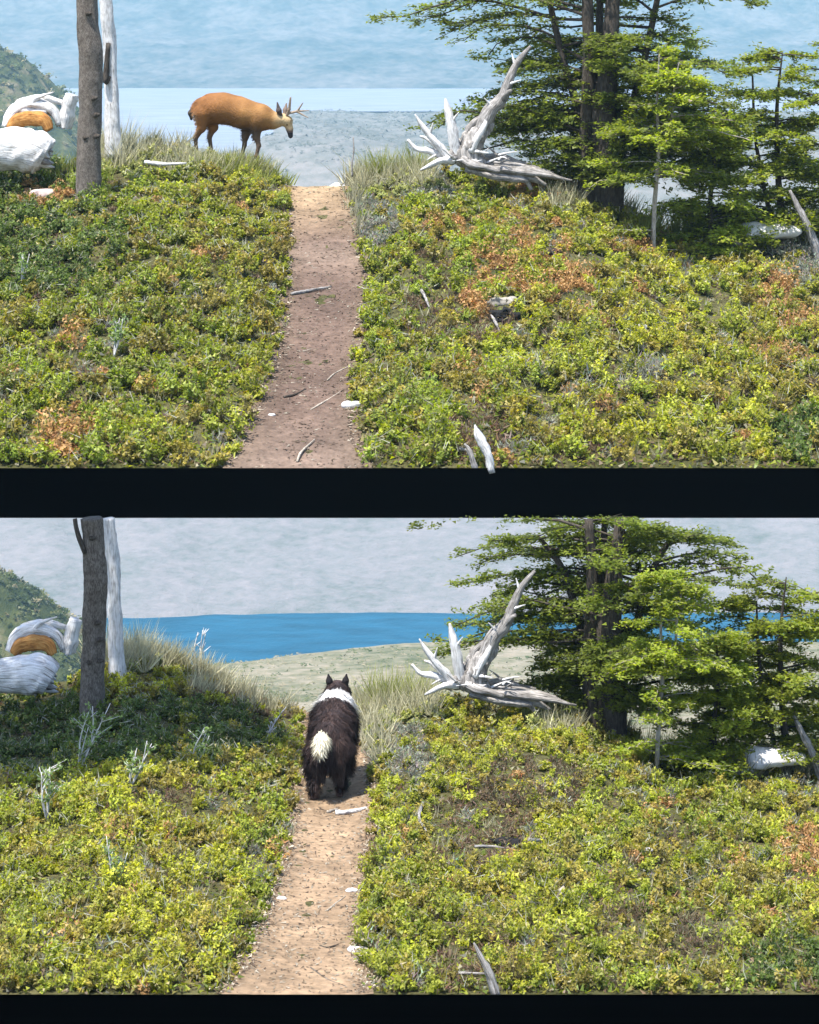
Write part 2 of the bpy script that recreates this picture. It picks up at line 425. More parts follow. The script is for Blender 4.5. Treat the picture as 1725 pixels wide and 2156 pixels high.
def shore_u(u): return np.interp(u, [0, 480, 540, 590, 615, 640], [575, 590, 640, 740, 850, 893])
def far_z(X, Y):
    # the shore lines wander: shift the profile in depth across the width
    sh = 8 * fbm(np.stack([X * 0.03, 0 * X, 0 * X + 2], -1), 3, 3)
    near = np.where(Y < 287, np.clip(1 - (285 - Y) / 60, 0, 1), np.clip(1 - (Y - 287) / 6, 0, 1)); u = X / 285 * F + CU
    sh = sh * 0 + near * np.interp(u, [200, 330, 500, 700, 860, 1000, 1725], [-10, -9, -4.5, 2.0, 5.0, 6.0, 6.0]) * -1 + near * 1.5 * fbm(np.stack([X * .2, 0 * X, 0 * X], -1), 3, 3)
    fr = np.clip(1 - abs(Y - LY) / 20, 0, 1); sh = sh + fr * (np.interp(u, [100, 270, 420, 560, 900], [3.0, 2.6, 1.0, 0.0, -.4]))
    Z = np.interp(Y + sh, py, pz)
    amp = np.interp(Y, [0, 60, 280, 300, 330, 500, 890, 900, UY, UY + 60, 2000], [0.3, 1.5, .35, .2, 1.5, 5, 1.2, .3, .3, 2.5, 9])
    Z = Z + amp * 2 * fbm(np.stack([X * .045, Y * .022, 0 * X], -1), 17, 4) * np.clip(abs(Y - 290) / 12, 0.12, 1)
    uu = X / np.maximum(Y, 1) * F + CU; mk = np.clip((Y - shore_u(uu) + 4) / 8, 0, 1) * (Y < 910) * (Y > 480) * np.clip((640 - uu) / 40, 0, 1)
    Z = Z * (1 - mk) + np.minimum(Z, UZ - 1.5) * mk * 0 + (UZ - 1.5) * mk
    Z = Z + np.interp(Y, [0, 300, 306, 340, 500, 1230, 1290, 2000], [0, 0, 1.2, 2.4, 3, 3, 5, 16]) * fbm(np.stack([X * np.interp(Y, [300, 500, 1200], [.14, .05, .013]), Y * np.interp(Y, [300, 500, 1200], [.05, .02, .004]), 0 * X], -1), 41, 3)
    Z = Z + np.interp(Y, [0, 150, 280, 330, 700, 2000], [.1, .5, .25, .8, 1.2, 6]) * fbm(np.stack([X * .3, Y * .15, 0 * X], -1), 27, 3)
    return Z

M_valley = terrain_mat('valley_scrub', [(0.40, (0.051, 0.0612, 0.02584)), (0.52, (0.1292, 0.1224, 0.0748)), (0.64, (0.2176, 0.1836, 0.136))], 1.1, 0.12, 0.6, (0.408, 0.238, 1.02))
M_plat = terrain_mat('plateau_scrub', [(0.40, (0.0612, 0.0648, 0.05616)), (0.52, (0.108, 0.1066, 0.09504)), (0.64, (0.1548, 0.1404, 0.1296))], 0.5, 0.06, 0.6, (0.36, 0.144, 1.08))
M_mtn_low = terrain_mat('pale_scree', [(0.36, (0.085, 0.105, 0.10)), (0.47, (0.125, 0.135, 0.138)), (0.57, (0.155, 0.155, 0.162)), (0.70, (0.19, 0.18, 0.185))], 1.3, 0.16, 0.8, (.35, .5, 1.2))
M_mtn_far = terrain_mat('far_scree', [(0.40, (0.016, 0.034, 0.036)), (0.48, (0.040, 0.054, 0.054)), (0.57, (0.075, 0.080, 0.078)), (.68, (.115, .112, .108))], 0.30, 0.045, 0.35, (.55, .4, .8))

def far_part(name, y0, y1, ny, half0, half1, nx, mat):
    ts = np.linspace(-1, 1, nx); ys = np.linspace(y0, y1, ny)
    Y = np.repeat(ys[:, None], nx, 1); X = ts[None] * (half0 + (half1 - half0) * (ys[:, None] - y0) / (y1 - y0))
    Z = far_z(X, Y); V = np.stack([X, Y, Z], -1).reshape(-1, 3)
    i = np.arange((ny - 1) * (nx - 1)); r, c = divmod(i, nx - 1); a = r * nx + c
    mesh(name, V, np.stack([a, a + 1, a + nx + 1, a + nx], 1), mat)['kind'] = 'structure'

far_part('valley', -40, 300, 260, 160, 160, 240, M_valley)
far_part('mountainside', 297, 480, 150, 160, 240, 200, M_mtn_low)
far_part('plateau', 479, 1110, 200, 240, 420, 220, M_plat)
far_part('mountain', 1108, 2050, 240, 420, 620, 260, M_mtn_far)

def water_mat(name, c, rough, spec, wave):
    m, nt, b = new_mat(name, rough, spec); b.inputs['Base Color'].default_value = (*c, 1)
    tcn = nd(nt, 'ShaderNodeTexCoord'); n1 = nd(nt, 'ShaderNodeTexNoise', Scale=wave, Detail=4.0)
    nt.links.new(tcn.outputs['Object'], n1.inputs['Vector'])
    mp = nd(nt, 'ShaderNodeMapping'); mp.inputs['Scale'].default_value = (.12, .45, 1); n2 = nd(nt, 'ShaderNodeTexNoise', Scale=wave, Detail=5.0)
    nt.links.new(tcn.outputs['Object'], mp.inputs['Vector']); nt.links.new(mp.outputs[0], n2.inputs['Vector'])
    rp = ramp(nt, [(.35, tuple(q * .78 for q in c)), (.65, tuple(min(1, q * 1.18 + .004) for q in c))]); nt.links.new(n2.outputs[0], rp.inputs[0]); nt.links.new(rp.outputs[0], b.inputs['Base Color'])
    bp = nd(nt, 'ShaderNodeBump', Strength=0.35, Distance=0.3)
    nt.links.new(n1.outputs[0], bp.inputs['Height']); nt.links.new(bp.outputs[0], b.inputs['Normal'])
    return m
def sheet(name, x0, x1, y0, y1, z, mat):
    mesh(name, [(x0, y0, z), (x1, y0, z), (x1, y1, z), (x0, y1, z)], [(0, 1, 2, 3)], mat)['kind'] = 'structure'
sheet('lake', -70, 70, 262, 330, LZ, water_mat('turquoise_water', (0.0, 0.050, 0.094), 0.5, 0.12, 1.2))
def upper_lake():
    us = np.linspace(-200, 640, 60); near = [((u - CU) / F * shore_u(u), float(shore_u(u)) - 4, UZ) for u in us]
    near += [((u - CU) / F * 888, 888, UZ) for u in (660, 1000, 1500, 1950, 2600)]
    V = near + [(p[0] * 1420 / p[1], 1420, UZ) for p in near]; n = len(near)
    mesh('lake', V, [(k, k + 1, n + k + 1, n + k) for k in range(n - 1)], water_mat('pale_water', (0.135, 0.145, 0.172), 0.5, 0.3, 0.3))['kind'] = 'structure'
upper_lake()

def hill(pts, y, depth, seed, mat):
    """a rounded scrubby spur coming in from the left; its skyline follows pts (u, v)"""
    us = np.array([p[0] for p in pts], float); vs = np.array([p[1] for p in pts], float)
    xs = np.linspace((us[0] - CU) / F * y, (us[-1] - CU) / F * y, 110); t = np.linspace(-1, 1, 40); rows = []
    for b in t:
        yy = y + b * depth
        z = -(np.interp(xs * F / y + CU, us, vs) - VH) / F * y
        base = -(vs[-1] - VH) / F * y - 3
        h = (z - base) * np.cos(b * np.pi / 2) ** 0.8 + base
        h = h + (y / 450) * 4.0 * fbm(np.stack([xs * .25 * 450 / y, 0 * xs + yy * .25 * 450 / y, 0 * xs], 1), seed, 4)
        rows.append(np.stack([xs, 0 * xs + yy, h], 1))
    V = np.concatenate(rows); n = 110
    rng = np.random.default_rng(seed); lv = Leaves(); k = rng.integers(0, len(V), 2600); k = k[V[k, 1] < y + depth * .35]
    for q in k:
        u, v = V[q, 0] * F / V[q, 1] + CU, -V[q, 2] * F / V[q, 1] + VH
        if u < -60: continue
        m = 14; s_ = y / F; w = rng.uniform(4, 13)
        cc = [C(.03, .045, .014), C(.06, .08, .025), C(.11, .12, .045), C(.22, .19, .11)][rng.choice(4, p=[.35, .3, .2, .15])]
        lv.add(V[q] + rng.normal(size=(m, 3)) * np.array((w, w, w * .5)) * s_ * .5 + np.array((0, 0, w * .3 * s_)), rng.normal(size=(m, 3)), rng.normal(size=(m, 3)) + np.array((0, -.3, 1)), rng.uniform(5, 9, m) * s_, rng.uniform(3.5, 6, m) * s_, cc * rng.uniform(.7, 1.4, (m, 1)))
    lv.build('hill_scrub', M_leaf)['kind'] = 'stuff'
    i = np.arange(39 * 109); r, c = divmod(i, 109); a = r * n + c
    mesh('hill', V, np.stack([a, a + 1, a + n + 1, a + n], 1), mat)['kind'] = 'structure'
M_hill = terrain_mat('hill_scrub', [(0.40, (0.016, 0.0256, 0.008)), (0.52, (0.052, 0.06, 0.0208)), (0.66, (0.16, 0.128, 0.08))], 0.35, 0.1, 1.0, (1, .7, 1))
hill([(-700, 40), (-200, 60), (-60, 85), (0, 104), (60, 140), (120, 190), (180, 250), (260, 340), (380, 460)], 430, 40, 4, M_hill)
hill([(-700, 1140), (-200, 1165), (-60, 1185), (0, 1212), (60, 1248), (125, 1300), (190, 1360), (260, 1440), (380, 1500)], 215, 18, 6, M_hill)

def far_scrub(name, n, yr, ur, vr, size, cols, seed):
    """low bushes and rock ribs dotted over the far slopes"""
    rng = np.random.default_rng(seed); y = rng.uniform(*yr, n); u = rng.uniform(*ur, n); x = (u - CU) / F * y; z = far_z(x, y)
    v = VH - z * F / y; ok = (v > vr[0]) & (v < vr[1]); x, y, z = x[ok], y[ok], z[ok]; n = len(x); lv = Leaves()
    clump = fbm(np.stack([x / y * 40, y / yr[1] * 60, 0 * x], 1), seed, 3) + rng.normal(size=n) * .12
    base = np.array(cols)[np.clip(((clump + .3) / .6 * len(cols)).astype(int), 0, len(cols) - 1)]
    for k in range(4):
        w = rng.uniform(*size, n) * y / F
        lv.add(np.stack([x + rng.normal(size=n) * w * .5, y + rng.normal(size=n) * w * .5, z + w * .12 * k], 1), rng.normal(size=(n, 3)) * np.array((1.5, 1, .25)), rng.normal(size=(n, 3)) * .22 + np.array((-.3, -.5, 1)), w, w * rng.uniform(.2, .4, n), base * rng.uniform(.85, 1.15, (n, 1)))
    lv.build(name, M_scrub)['kind'] = 'stuff'
far_scrub('valley_scrub', 5000, (60, 283), (-80, 1800), (1340, 1560), (4, 11), [C(.05, .065, .024), C(.085, .095, .04), C(.14, .13, .075), C(.19, .165, .11)], 61)
far_scrub('plateau_scrub', 4500, (560, 890), (560, 1800), (225, 400), (4, 12), [C(.075, .082, .068), C(.092, .096, .083), C(.125, .12, .105)], 63)

# the air
def haze():
    x, y0, y1, z0, z1 = 650, -45, 2060, -110, 170
    V = [(sx * x, yy, zz) for zz in (z0, z1) for sx, yy in ((-1, y0), (1, y0), (1, y1), (-1, y1))]
    Fc = [(3, 2, 1, 0), (4, 5, 6, 7), (0, 1, 5, 4), (1, 2, 6, 5), (2, 3, 7, 6), (3, 0, 4, 7)]
    m = bpy.data.materials.new('air'); m.use_nodes = True; nt = m.node_tree
    nt.nodes.remove(nt.nodes['Principled BSDF'])
    pv = nt.nodes.new('ShaderNodeVolumePrincipled')
    pv.inputs['Color'].default_value = (0.46, 0.75, 0.95, 1); pv.inputs['Density'].default_value = 0.00034
    nt.links.new(pv.outputs[0], nt.nodes['Material Output'].inputs['Volume'])
    mesh('haze', V, Fc, m, smooth=False)['kind'] = 'stuff'
haze()

# ------------------------------------------------------------------ ground cover
GREEN, YEL, OLIVE, DARKG = C(.135, .180, .026), C(.235, .25, .03), C(.18, .16, .036), C(.055, .085, .02)
ORANGE, BROWN, GREY, STRAW, BURNT = C(.30, .175, .07), C(.10, .070, .042), C(.22, .22, .17), C(.33, .30, .19), C(.085, .066, .038)

def zones(S):
    # (u, v, ru, rv, kind): 'o' dry orange, 'g' grey twiggy, 'b' bare litter, 'd' dark green (at the left, shade painted as leaf colour), 'k' dark dead
    if S is A:
        return [(1110, 590, 120, 60, 'o'), (1190, 650, 50, 40, 'o'), (1010, 645, 40, 35, 'o'), (955, 500, 55, 26, 'o'), (1350, 545, 85, 18, 'o'), (1690, 690, 60, 22, 'o'),
                (1650, 782, 60, 24, 'o'), (1140, 405, 70, 20, 'o'), (1640, 640, 45, 25, 'o'), (150, 915, 45, 40, 'o'), (1090, 975, 45, 18, 'o'), (95, 415, 75, 22, 'o'), (150, 760, 40, 30, 'o'), (450, 560, 60, 14, 'o'),
                (960, 695, 110, 40, 'b'), (1010, 930, 60, 60, 'b'), (900, 610, 50, 60, 'b'), (1250, 420, 130, 34, 'p'), (420, 350, 200, 24, 'p'), (250, 345, 80, 40, 'p'), (830, 395, 90, 26, 'p'), (1690, 560, 85, 60, 'g'), (780, 480, 60, 50, 'g'), (880, 400, 80, 30, 'g'), (1330, 800, 60, 40, 'g'),
                (60, 390, 110, 50, 'd'), (60, 520, 180, 120, 'd'), (1690, 950, 70, 50, 'd')]
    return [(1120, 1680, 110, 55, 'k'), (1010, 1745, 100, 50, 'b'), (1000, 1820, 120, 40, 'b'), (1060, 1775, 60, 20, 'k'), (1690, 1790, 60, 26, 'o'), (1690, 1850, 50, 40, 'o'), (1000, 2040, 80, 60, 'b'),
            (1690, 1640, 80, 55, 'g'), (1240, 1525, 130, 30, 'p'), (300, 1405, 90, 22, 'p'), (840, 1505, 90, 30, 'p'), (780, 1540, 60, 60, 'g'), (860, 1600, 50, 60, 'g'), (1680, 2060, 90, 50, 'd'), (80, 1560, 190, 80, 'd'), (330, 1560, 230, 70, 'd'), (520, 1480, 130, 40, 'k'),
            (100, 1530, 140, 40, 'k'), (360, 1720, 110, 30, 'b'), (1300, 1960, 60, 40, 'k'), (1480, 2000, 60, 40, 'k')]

def ground_cover(S, seed):
    rng = np.random.default_rng(seed); Z = zones(S); vtop = 385 if S is A else 1480; vb = S.v0 - 4
    green, dry, litter = Leaves(), Leaves(), Leaves()
    n = 0; N = 6700
    while n < N:
        v = vtop - 110 + (vb - vtop + 110) * rng.random(); u = -470 + 2650 * rng.random()
        if v < S.vc(u) - 2: continue
        if v > vb: continue
        g = np.clip((v - S.vc(u)) / (vb - S.vc(u)), 0, 1)
        size = 0.42 + 0.58 * g
        if rng.random() > (0.44 / size) ** 2 + 0.05: continue
        n += 1
        Rpx = size * (rng.uniform(18, 36) if rng.random() < .72 else rng.uniform(34, 58))
        if v > vb - Rpx * .12: continue
        l, r = S.edges(v)
        if l - Rpx * .22 < u < r + Rpx * .22: continue
        y = S.y_of(u, v); s = y / F; x = (u - CU) / F * y
        c0 = np.array((x, y, float(S.z(x, y)))); Rm = Rpx * s
        k = None; best = 1.0
        for zu, zv, ru, rv, kk in Z:
            d = ((u - zu) / ru) ** 2 + ((v - zv) / rv) ** 2
            if d < 1 + 0.5 * rng.random() and rng.random() < (.56 if kk == 'o' else .7 if kk in 'kb' else .82): k = kk; break
        nz = float(fbm((x / s / 260, y / s / 700, seed), seed, 3)) + 0.16 * rng.normal() * .6
        left = u < 640
        if k is None and rng.random() < 0.10: k = rng.choice(['g', 'b', 'o', 'k'], p=[.34, .40, .11, .15])
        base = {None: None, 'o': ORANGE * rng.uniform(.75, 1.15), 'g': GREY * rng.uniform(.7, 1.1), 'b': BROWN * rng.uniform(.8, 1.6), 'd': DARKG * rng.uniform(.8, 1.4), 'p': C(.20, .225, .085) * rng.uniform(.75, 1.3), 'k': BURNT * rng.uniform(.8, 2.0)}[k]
        if base is None:
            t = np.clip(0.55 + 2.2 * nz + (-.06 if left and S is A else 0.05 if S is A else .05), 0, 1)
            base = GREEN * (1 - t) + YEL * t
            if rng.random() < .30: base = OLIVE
            if left and S is A: base = base * np.interp(v, [330, 560, 700, 990], [1.1, .82, .85, .98])  # shade on the left of the upper slope, painted into the leaf colour
            base = base * rng.uniform(.68, 1.3)
        hgt = rng.uniform(.8, 1.55) * (0.7 if k in ('b',) else 1)
        if k in ('o', 'g', 'k', 'b'):
            m = int(100 * (.7 if k == 'b' else 1)); d = rng.normal(size=(m, 3)); d[:, 2] = abs(d[:, 2]); d /= np.linalg.norm(d, axis=1)[:, None]
            rr = rng.uniform(.25, 1, m)[:, None]
            pos = c0 + d * rr * Rm * np.array((1, 1, hgt))
            ax = d + rng.normal(size=(m, 3)) * .7 + np.array((0, 0, .35))
            cc = base * rng.uniform(.6, 1.45, (m, 1)) * (1 + .12 * rng.normal(size=(m, 3)))
            dry.add(pos, ax, rng.normal(size=(m, 3)), rng.uniform(10, 24, m) * s * size, rng.uniform(1.4, 3.4, m) * s * (.6 + .4 * size), np.clip(cc, .004, .9))
            if k == 'o':                     # dried leaves hanging on the dead twigs
                m = 45; d = rng.normal(size=(m, 3)); d[:, 2] = abs(d[:, 2]); d /= np.linalg.norm(d, axis=1)[:, None]
                dry.add(c0 + d * Rm * np.array((1, 1, hgt)), d + rng.normal(size=(m, 3)), d, 9 * s * size, 6 * s * size, np.clip(base * rng.uniform(.7, 1.5, (m, 1)), 0, 1))
        else:
            # several upright leafy sprigs per shrub, leaves whorled round each
            ns = int(rng.integers(8, 12) * (1 if Rpx < 34 * size else 1.9)); d = rng.normal(size=(ns, 3)); d[:, 2] = abs(d[:, 2]) + .75; d /= np.linalg.norm(d, axis=1)[:, None]
            tips = c0 + d * Rm * rng.uniform(.7, 1.12, (ns, 1)) * np.array((1, 1, hgt * 1.1))
            per = 13
            tt = rng.uniform(.35, 1.03, (ns, per, 1)); pos = c0 + (tips - c0)[:, None] * tt + rng.normal(size=(ns, per, 3)) * Rm * .085
            ax = d[:, None] * .5 + rng.normal(size=(ns, per, 3)) * .75 + np.array((0, 0, .15))
            nrm = d[:, None] * 1.4 + rng.normal(size=(ns, per, 3)) * .42 + np.array((0, 0, .4))
            tint = rng.uniform(.72, 1.3, (ns, 1, 1)); young = np.clip(tt - .75, 0, .3) * 1.5
            cc = base * tint * rng.uniform(.75, 1.25, (ns, per, 1)) * (1 + young * np.array((1.1, .75, .1)))
            sick = rng.random((ns, per, 1)) < .045; cc = np.where(sick, C(.36, .31, .14) * 1.0, cc)
            m = ns * per
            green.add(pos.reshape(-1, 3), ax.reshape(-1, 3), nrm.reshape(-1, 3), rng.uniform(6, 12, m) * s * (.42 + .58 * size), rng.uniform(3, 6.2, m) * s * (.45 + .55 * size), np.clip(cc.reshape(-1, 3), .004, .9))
            # woody stems
            dry.add((c0 + tips) / 2, tips - c0, rng.normal(size=(ns, 3)), np.linalg.norm(tips - c0, axis=1), 1.5 * s, C(.16, .12, .085) * rng.uniform(.6, 1.7))
            if rng.random() < .30:
                m = 5; q = c0 + rng.normal(size=(m, 3)) * Rm * np.array((.5, .5, .12)) + np.array((0, 0, Rm * hgt * 1.0))
                dry.add(q, rng.normal(size=(m, 3)) + np.array((0, 0, .8)), rng.normal(size=(m, 3)), rng.uniform(20, 46, m) * s * size, 1.4 * s, GREY * rng.uniform(.8, 1.5))
    # low mat of tiny leaves and dead bits between the shrubs
    m = 64000; v = vtop - 80 + (vb - vtop + 80) * rng.random(m); u = -470 + 2650 * rng.random(m)
    l, r = S.edges(v); ok = (v > S.vc(u) - 1) & ~((u > l - 2 + rng.normal(size=m) * 7) & (u < r + 2 + rng.normal(size=m) * 7)); u, v = u[ok], v[ok]; m = len(u)
    y = S.y_of(u, v); x = (u - CU) / F * y; s = y / F; g = np.clip((v - S.vc(u)) / (vb - S.vc(u)), 0, 1); size = .45 + .55 * g
    pos = np.stack([x, y, S.z(x, y) + rng.random(m) ** 1.5 * 16 * s * size], 1)
    pick = np.array([GREEN, YEL, OLIVE, BROWN, BROWN * 1.8, STRAW * .8, GREY * .7, GREEN * .7])[rng.choice(8, m, p=[.2, .22, .16, .13, .1, .06, .05, .08])]
    green.add(pos, rng.normal(size=(m, 3)), rng.normal(size=(m, 3)) * .6 + np.array((0, -.2, 1)), rng.uniform(8, 19, m) * s * size, rng.uniform(3.5, 8, m) * s * size, pick * rng.uniform(.6, 1.3, (m, 1)))
    # ground litter, also along and across the edges of the path
    for q in range(5200):
        v = vtop + (vb - vtop) * rng.random() ** .8; l, r = S.edges(v); w = r - l
        if rng.random() < .66: u = (l + rng.normal() * 14 - 3) if rng.random() < .5 else (r + rng.normal() * 14 + 3)
        else: u = l + w * rng.random()
        y = S.y_of(u, v); s = y / F; x = (u - CU) / F * y; inp = l + 8 < u < r - 8
        a = rng.normal(size=3); a[2] *= .15
        cc = [C(.08, .055, .04), C(.20, .16, .11), C(.13, .09, .06), C(.32, .28, .22)][rng.integers(0, 4)]
        litter.add(np.array([[x, y, float(S.z(x, y)) + .006 + rng.random() * (.004 if inp else .02)]]), a[None], np.array([[rng.normal() * .3, rng.normal() * .3, 1]]), np.array([rng.uniform(4, 15) * s]), np.array([rng.uniform(1.4, 4) * s]), cc * rng.uniform(.7, 1.2) * (.65 if inp else 1))
    for o in (green.build('ground_cover', M_leaf), dry.build('dry_undergrowth', M_grass), litter.build('litter', M_chip)): o['kind'] = 'stuff'

def grass(S, regions, seed):
    rng = np.random.default_rng(seed); g = Leaves()
    for (u, v, ru, rv, n, h, c) in regions:
        for _ in range(n):
            uu = u + ru * rng.uniform(-1, 1); vv = v + rv * rng.uniform(-1, 1)
            vv = max(vv, S.vc(uu) - 0.5); l, r = S.edges(vv)
            if l < uu < r: continue
            y = S.y_of(uu, vv); s = y / F; x = (uu - CU) / F * y; z = float(S.z(x, y)); m = 9
            L = h * rng.uniform(.5, 1.15, m) * s
            lean = np.stack([rng.normal(size=m) * .42 + .1, rng.normal(size=m) * .42, np.ones(m)], 1)
            base = np.stack([x + rng.normal(size=m) * 4 * s, y + rng.normal(size=m) * 4 * s, np.full(m, z)], 1)
            g.add(base + lean * L[:, None] * .5, lean, rng.normal(size=(m, 3)), L * 1.05, rng.uniform(1.2, 2.4, m) * s, c * rng.uniform(.65, 1.35, (m, 1)))
    g.build('dry_grass', M_grass)['kind'] = 'stuff'

ground_cover(A, 11); ground_cover(B, 23)
PALE = C(.33, .31, .20); PGREEN = C(.22, .24, .06)
grass(A, [(300, 325, 100, 16, 80, 46, PALE * .9), (235, 335, 45, 26, 60, 80, PALE), (470, 350, 100, 12, 110, 46, PALE), (500, 356, 80, 10, 90, 44, PGREEN), (570, 378, 45, 14, 40, 30, PGREEN), (150, 370, 90, 20, 40, 40, PGREEN), (290, 345, 110, 25, 60, 36, PALE), (820, 385, 90, 20, 140, 60, PALE), (830, 370, 60, 12, 60, 75, PGREEN), (1240, 425, 100, 18, 90, 44, PALE), (740, 440, 22, 60, 50, 40, PALE * .7), (1640, 530, 110, 20, 110, 70, PALE * .6), (1430, 510, 90, 20, 70, 60, PGREEN * .8), (700, 800, 1100, 180, 240, 30, PALE * .8)], 5)
grass(B, [(330, 1400, 140, 14, 210, 55, PALE), (250, 1405, 60, 20, 70, 80, PALE), (470, 1450, 70, 10, 60, 50, PALE), (560, 1490, 60, 14, 40, 48, PALE * .8), (830, 1500, 90, 20, 150, 65, PALE), (830, 1490, 60, 12, 60, 85, PGREEN), (780, 1560, 40, 50, 90, 50, PALE), (1240, 1535, 100, 20, 90, 44, PALE), (1640, 1640, 110, 20, 110, 70, PALE * .6), (1430, 1620, 90, 20, 70, 60, PGREEN * .8), (700, 1900, 1100, 180, 240, 30, PALE * .8)], 6)

# ------------------------------------------------------------------ trees
def rough_tube(acc, pl, pts, radii, n=24, sides=12, groove=.06, wob=.1, seed=0):
    path = smooth_path(pl.path(pts), n); rad = np.interp(np.linspace(0, 1, n), np.linspace(0, 1, len(radii)), radii) * pl.s
    acc.add(*tube(path, rad, sides, groove, 5, wob, seed))
    return path, rad

def tree(name, label, cat, u, v, y, du, dv, seed, stems, nbr, blen, leaf, cols, bark, cmin=0.15, cmax=1.0, elev=(0.05, .45), tw=(40, 80), spread=0.0, cut=None, group=None, azbias=None, tilt=0, brad=4.0, twn=15, leafn=15):
    rng = np.random.default_rng(seed); pl = Place(u, v, y, du, dv)
    root = empty(name, pl.O, label, cat, group)
    below = (lambda p: (p[..., 2] + pl.O[2]) < -(cut + rng.normal(size=p.shape[:-1]) * 3 - VH) / F * (p[..., 1] + pl.O[1])) if cut else None
    tr = Acc(); sp = []
    for pts, radii in stems:
        sp.append(rough_tube(tr, pl, pts, radii, 26, 12, .07, .12, seed + len(sp))[0])
    tr.build('trunk', bark, root)
    br = Acc(); lv = Leaves(); s = pl.s
    for i in range(nbr):
        P0 = sp[rng.integers(0, len(sp))]; t = cmin + (cmax - cmin) * rng.random(); f = t * (len(P0) - 1); k = int(min(f, len(P0) - 2)); st = P0[k] + (P0[k + 1] - P0[k]) * (f - k)
        az = rng.uniform(0, 2 * np.pi)
        if azbias and math.cos(az) < -.1 and math.sin(az) < azbias: az = -az
        d = np.array((math.cos(az), math.sin(az)))
        L = blen(t, math.cos(az), rng) * s; el = rng.uniform(*elev)
        n = 7; q = np.linspace(0, 1, n)[:, None]; wig = rng.normal(size=(n, 3)) * .03 * L * q
        pth = st + np.concatenate([d[None] * L * q, L * (el * q - (el * .75 + .1) * q ** 2.2) + tilt * d[1] * L * q], 1) + wig
        if below is not None:
            ok = below(pth)
            if not ok[0]: continue
            m = n if ok.all() else int(np.argmin(ok))
            if m < 3: continue
        else: m = n
        if brad > 3.2: br = Acc()             # the large trees: every branch a part of its own
        br.add(*tube(pth[:m], (np.linspace(brad, .8, n) * (.5 + .5 * L / (300 * s)) * s)[:m], 5, cap=False))
        tint = rng.uniform(.7, 1.25)
        for j in range(twn):
            a = rng.uniform(.12, 1); f = a * (n - 1); k = int(min(f, n - 2)); b0 = pth[k] + (pth[k + 1] - pth[k]) * (f - k)
            ang = az + rng.choice((-1, 1)) * rng.uniform(.35, 1.25); tl = rng.uniform(*tw) * s * (1.15 - .55 * a)
            dv3 = np.array((math.cos(ang), math.sin(ang), rng.normal() * .17 - .03 + tilt * math.sin(ang)))
            tipp = b0 + dv3 * tl
            if a * (n - 1) <= m - 1 and rng.random() < .5: br.add(*tube(np.array([b0, (b0 + tipp) / 2 + rng.normal(size=3) * tl * .03, tipp]), np.array((1.1, .8, .4)) * s, 3, cap=False))
            m2 = leafn; w = rng.uniform(.1, 1.05, (m2, 1))
            pos = b0 + dv3 * tl * w + rng.normal(size=(m2, 3)) * np.array((6, 6, 4)) * s
            ax = dv3 + rng.normal(size=(m2, 3)) * np.array((.9, .9, .25)); nr = np.array((0, -tilt - .15, 1)) + rng.normal(size=(m2, 3)) * .5
            kx = rng.random((m2, 1)); cc = (cols[0] * (1 - kx) + cols[1] * kx) * tint
            lv.add(pos, ax, nr, rng.uniform(*leaf, m2) * s, rng.uniform(leaf[0] * .42, leaf[1] * .46, m2) * s, np.clip(cc, .003, .9))
        if brad > 3.2: br.build('branch', bark, root); br = Acc()
    if br.n: br.build('branches', bark, root)['kind'] = 'stuff'
    lv.build('crown', M_tree_leaf, root, keep=below)
    return root

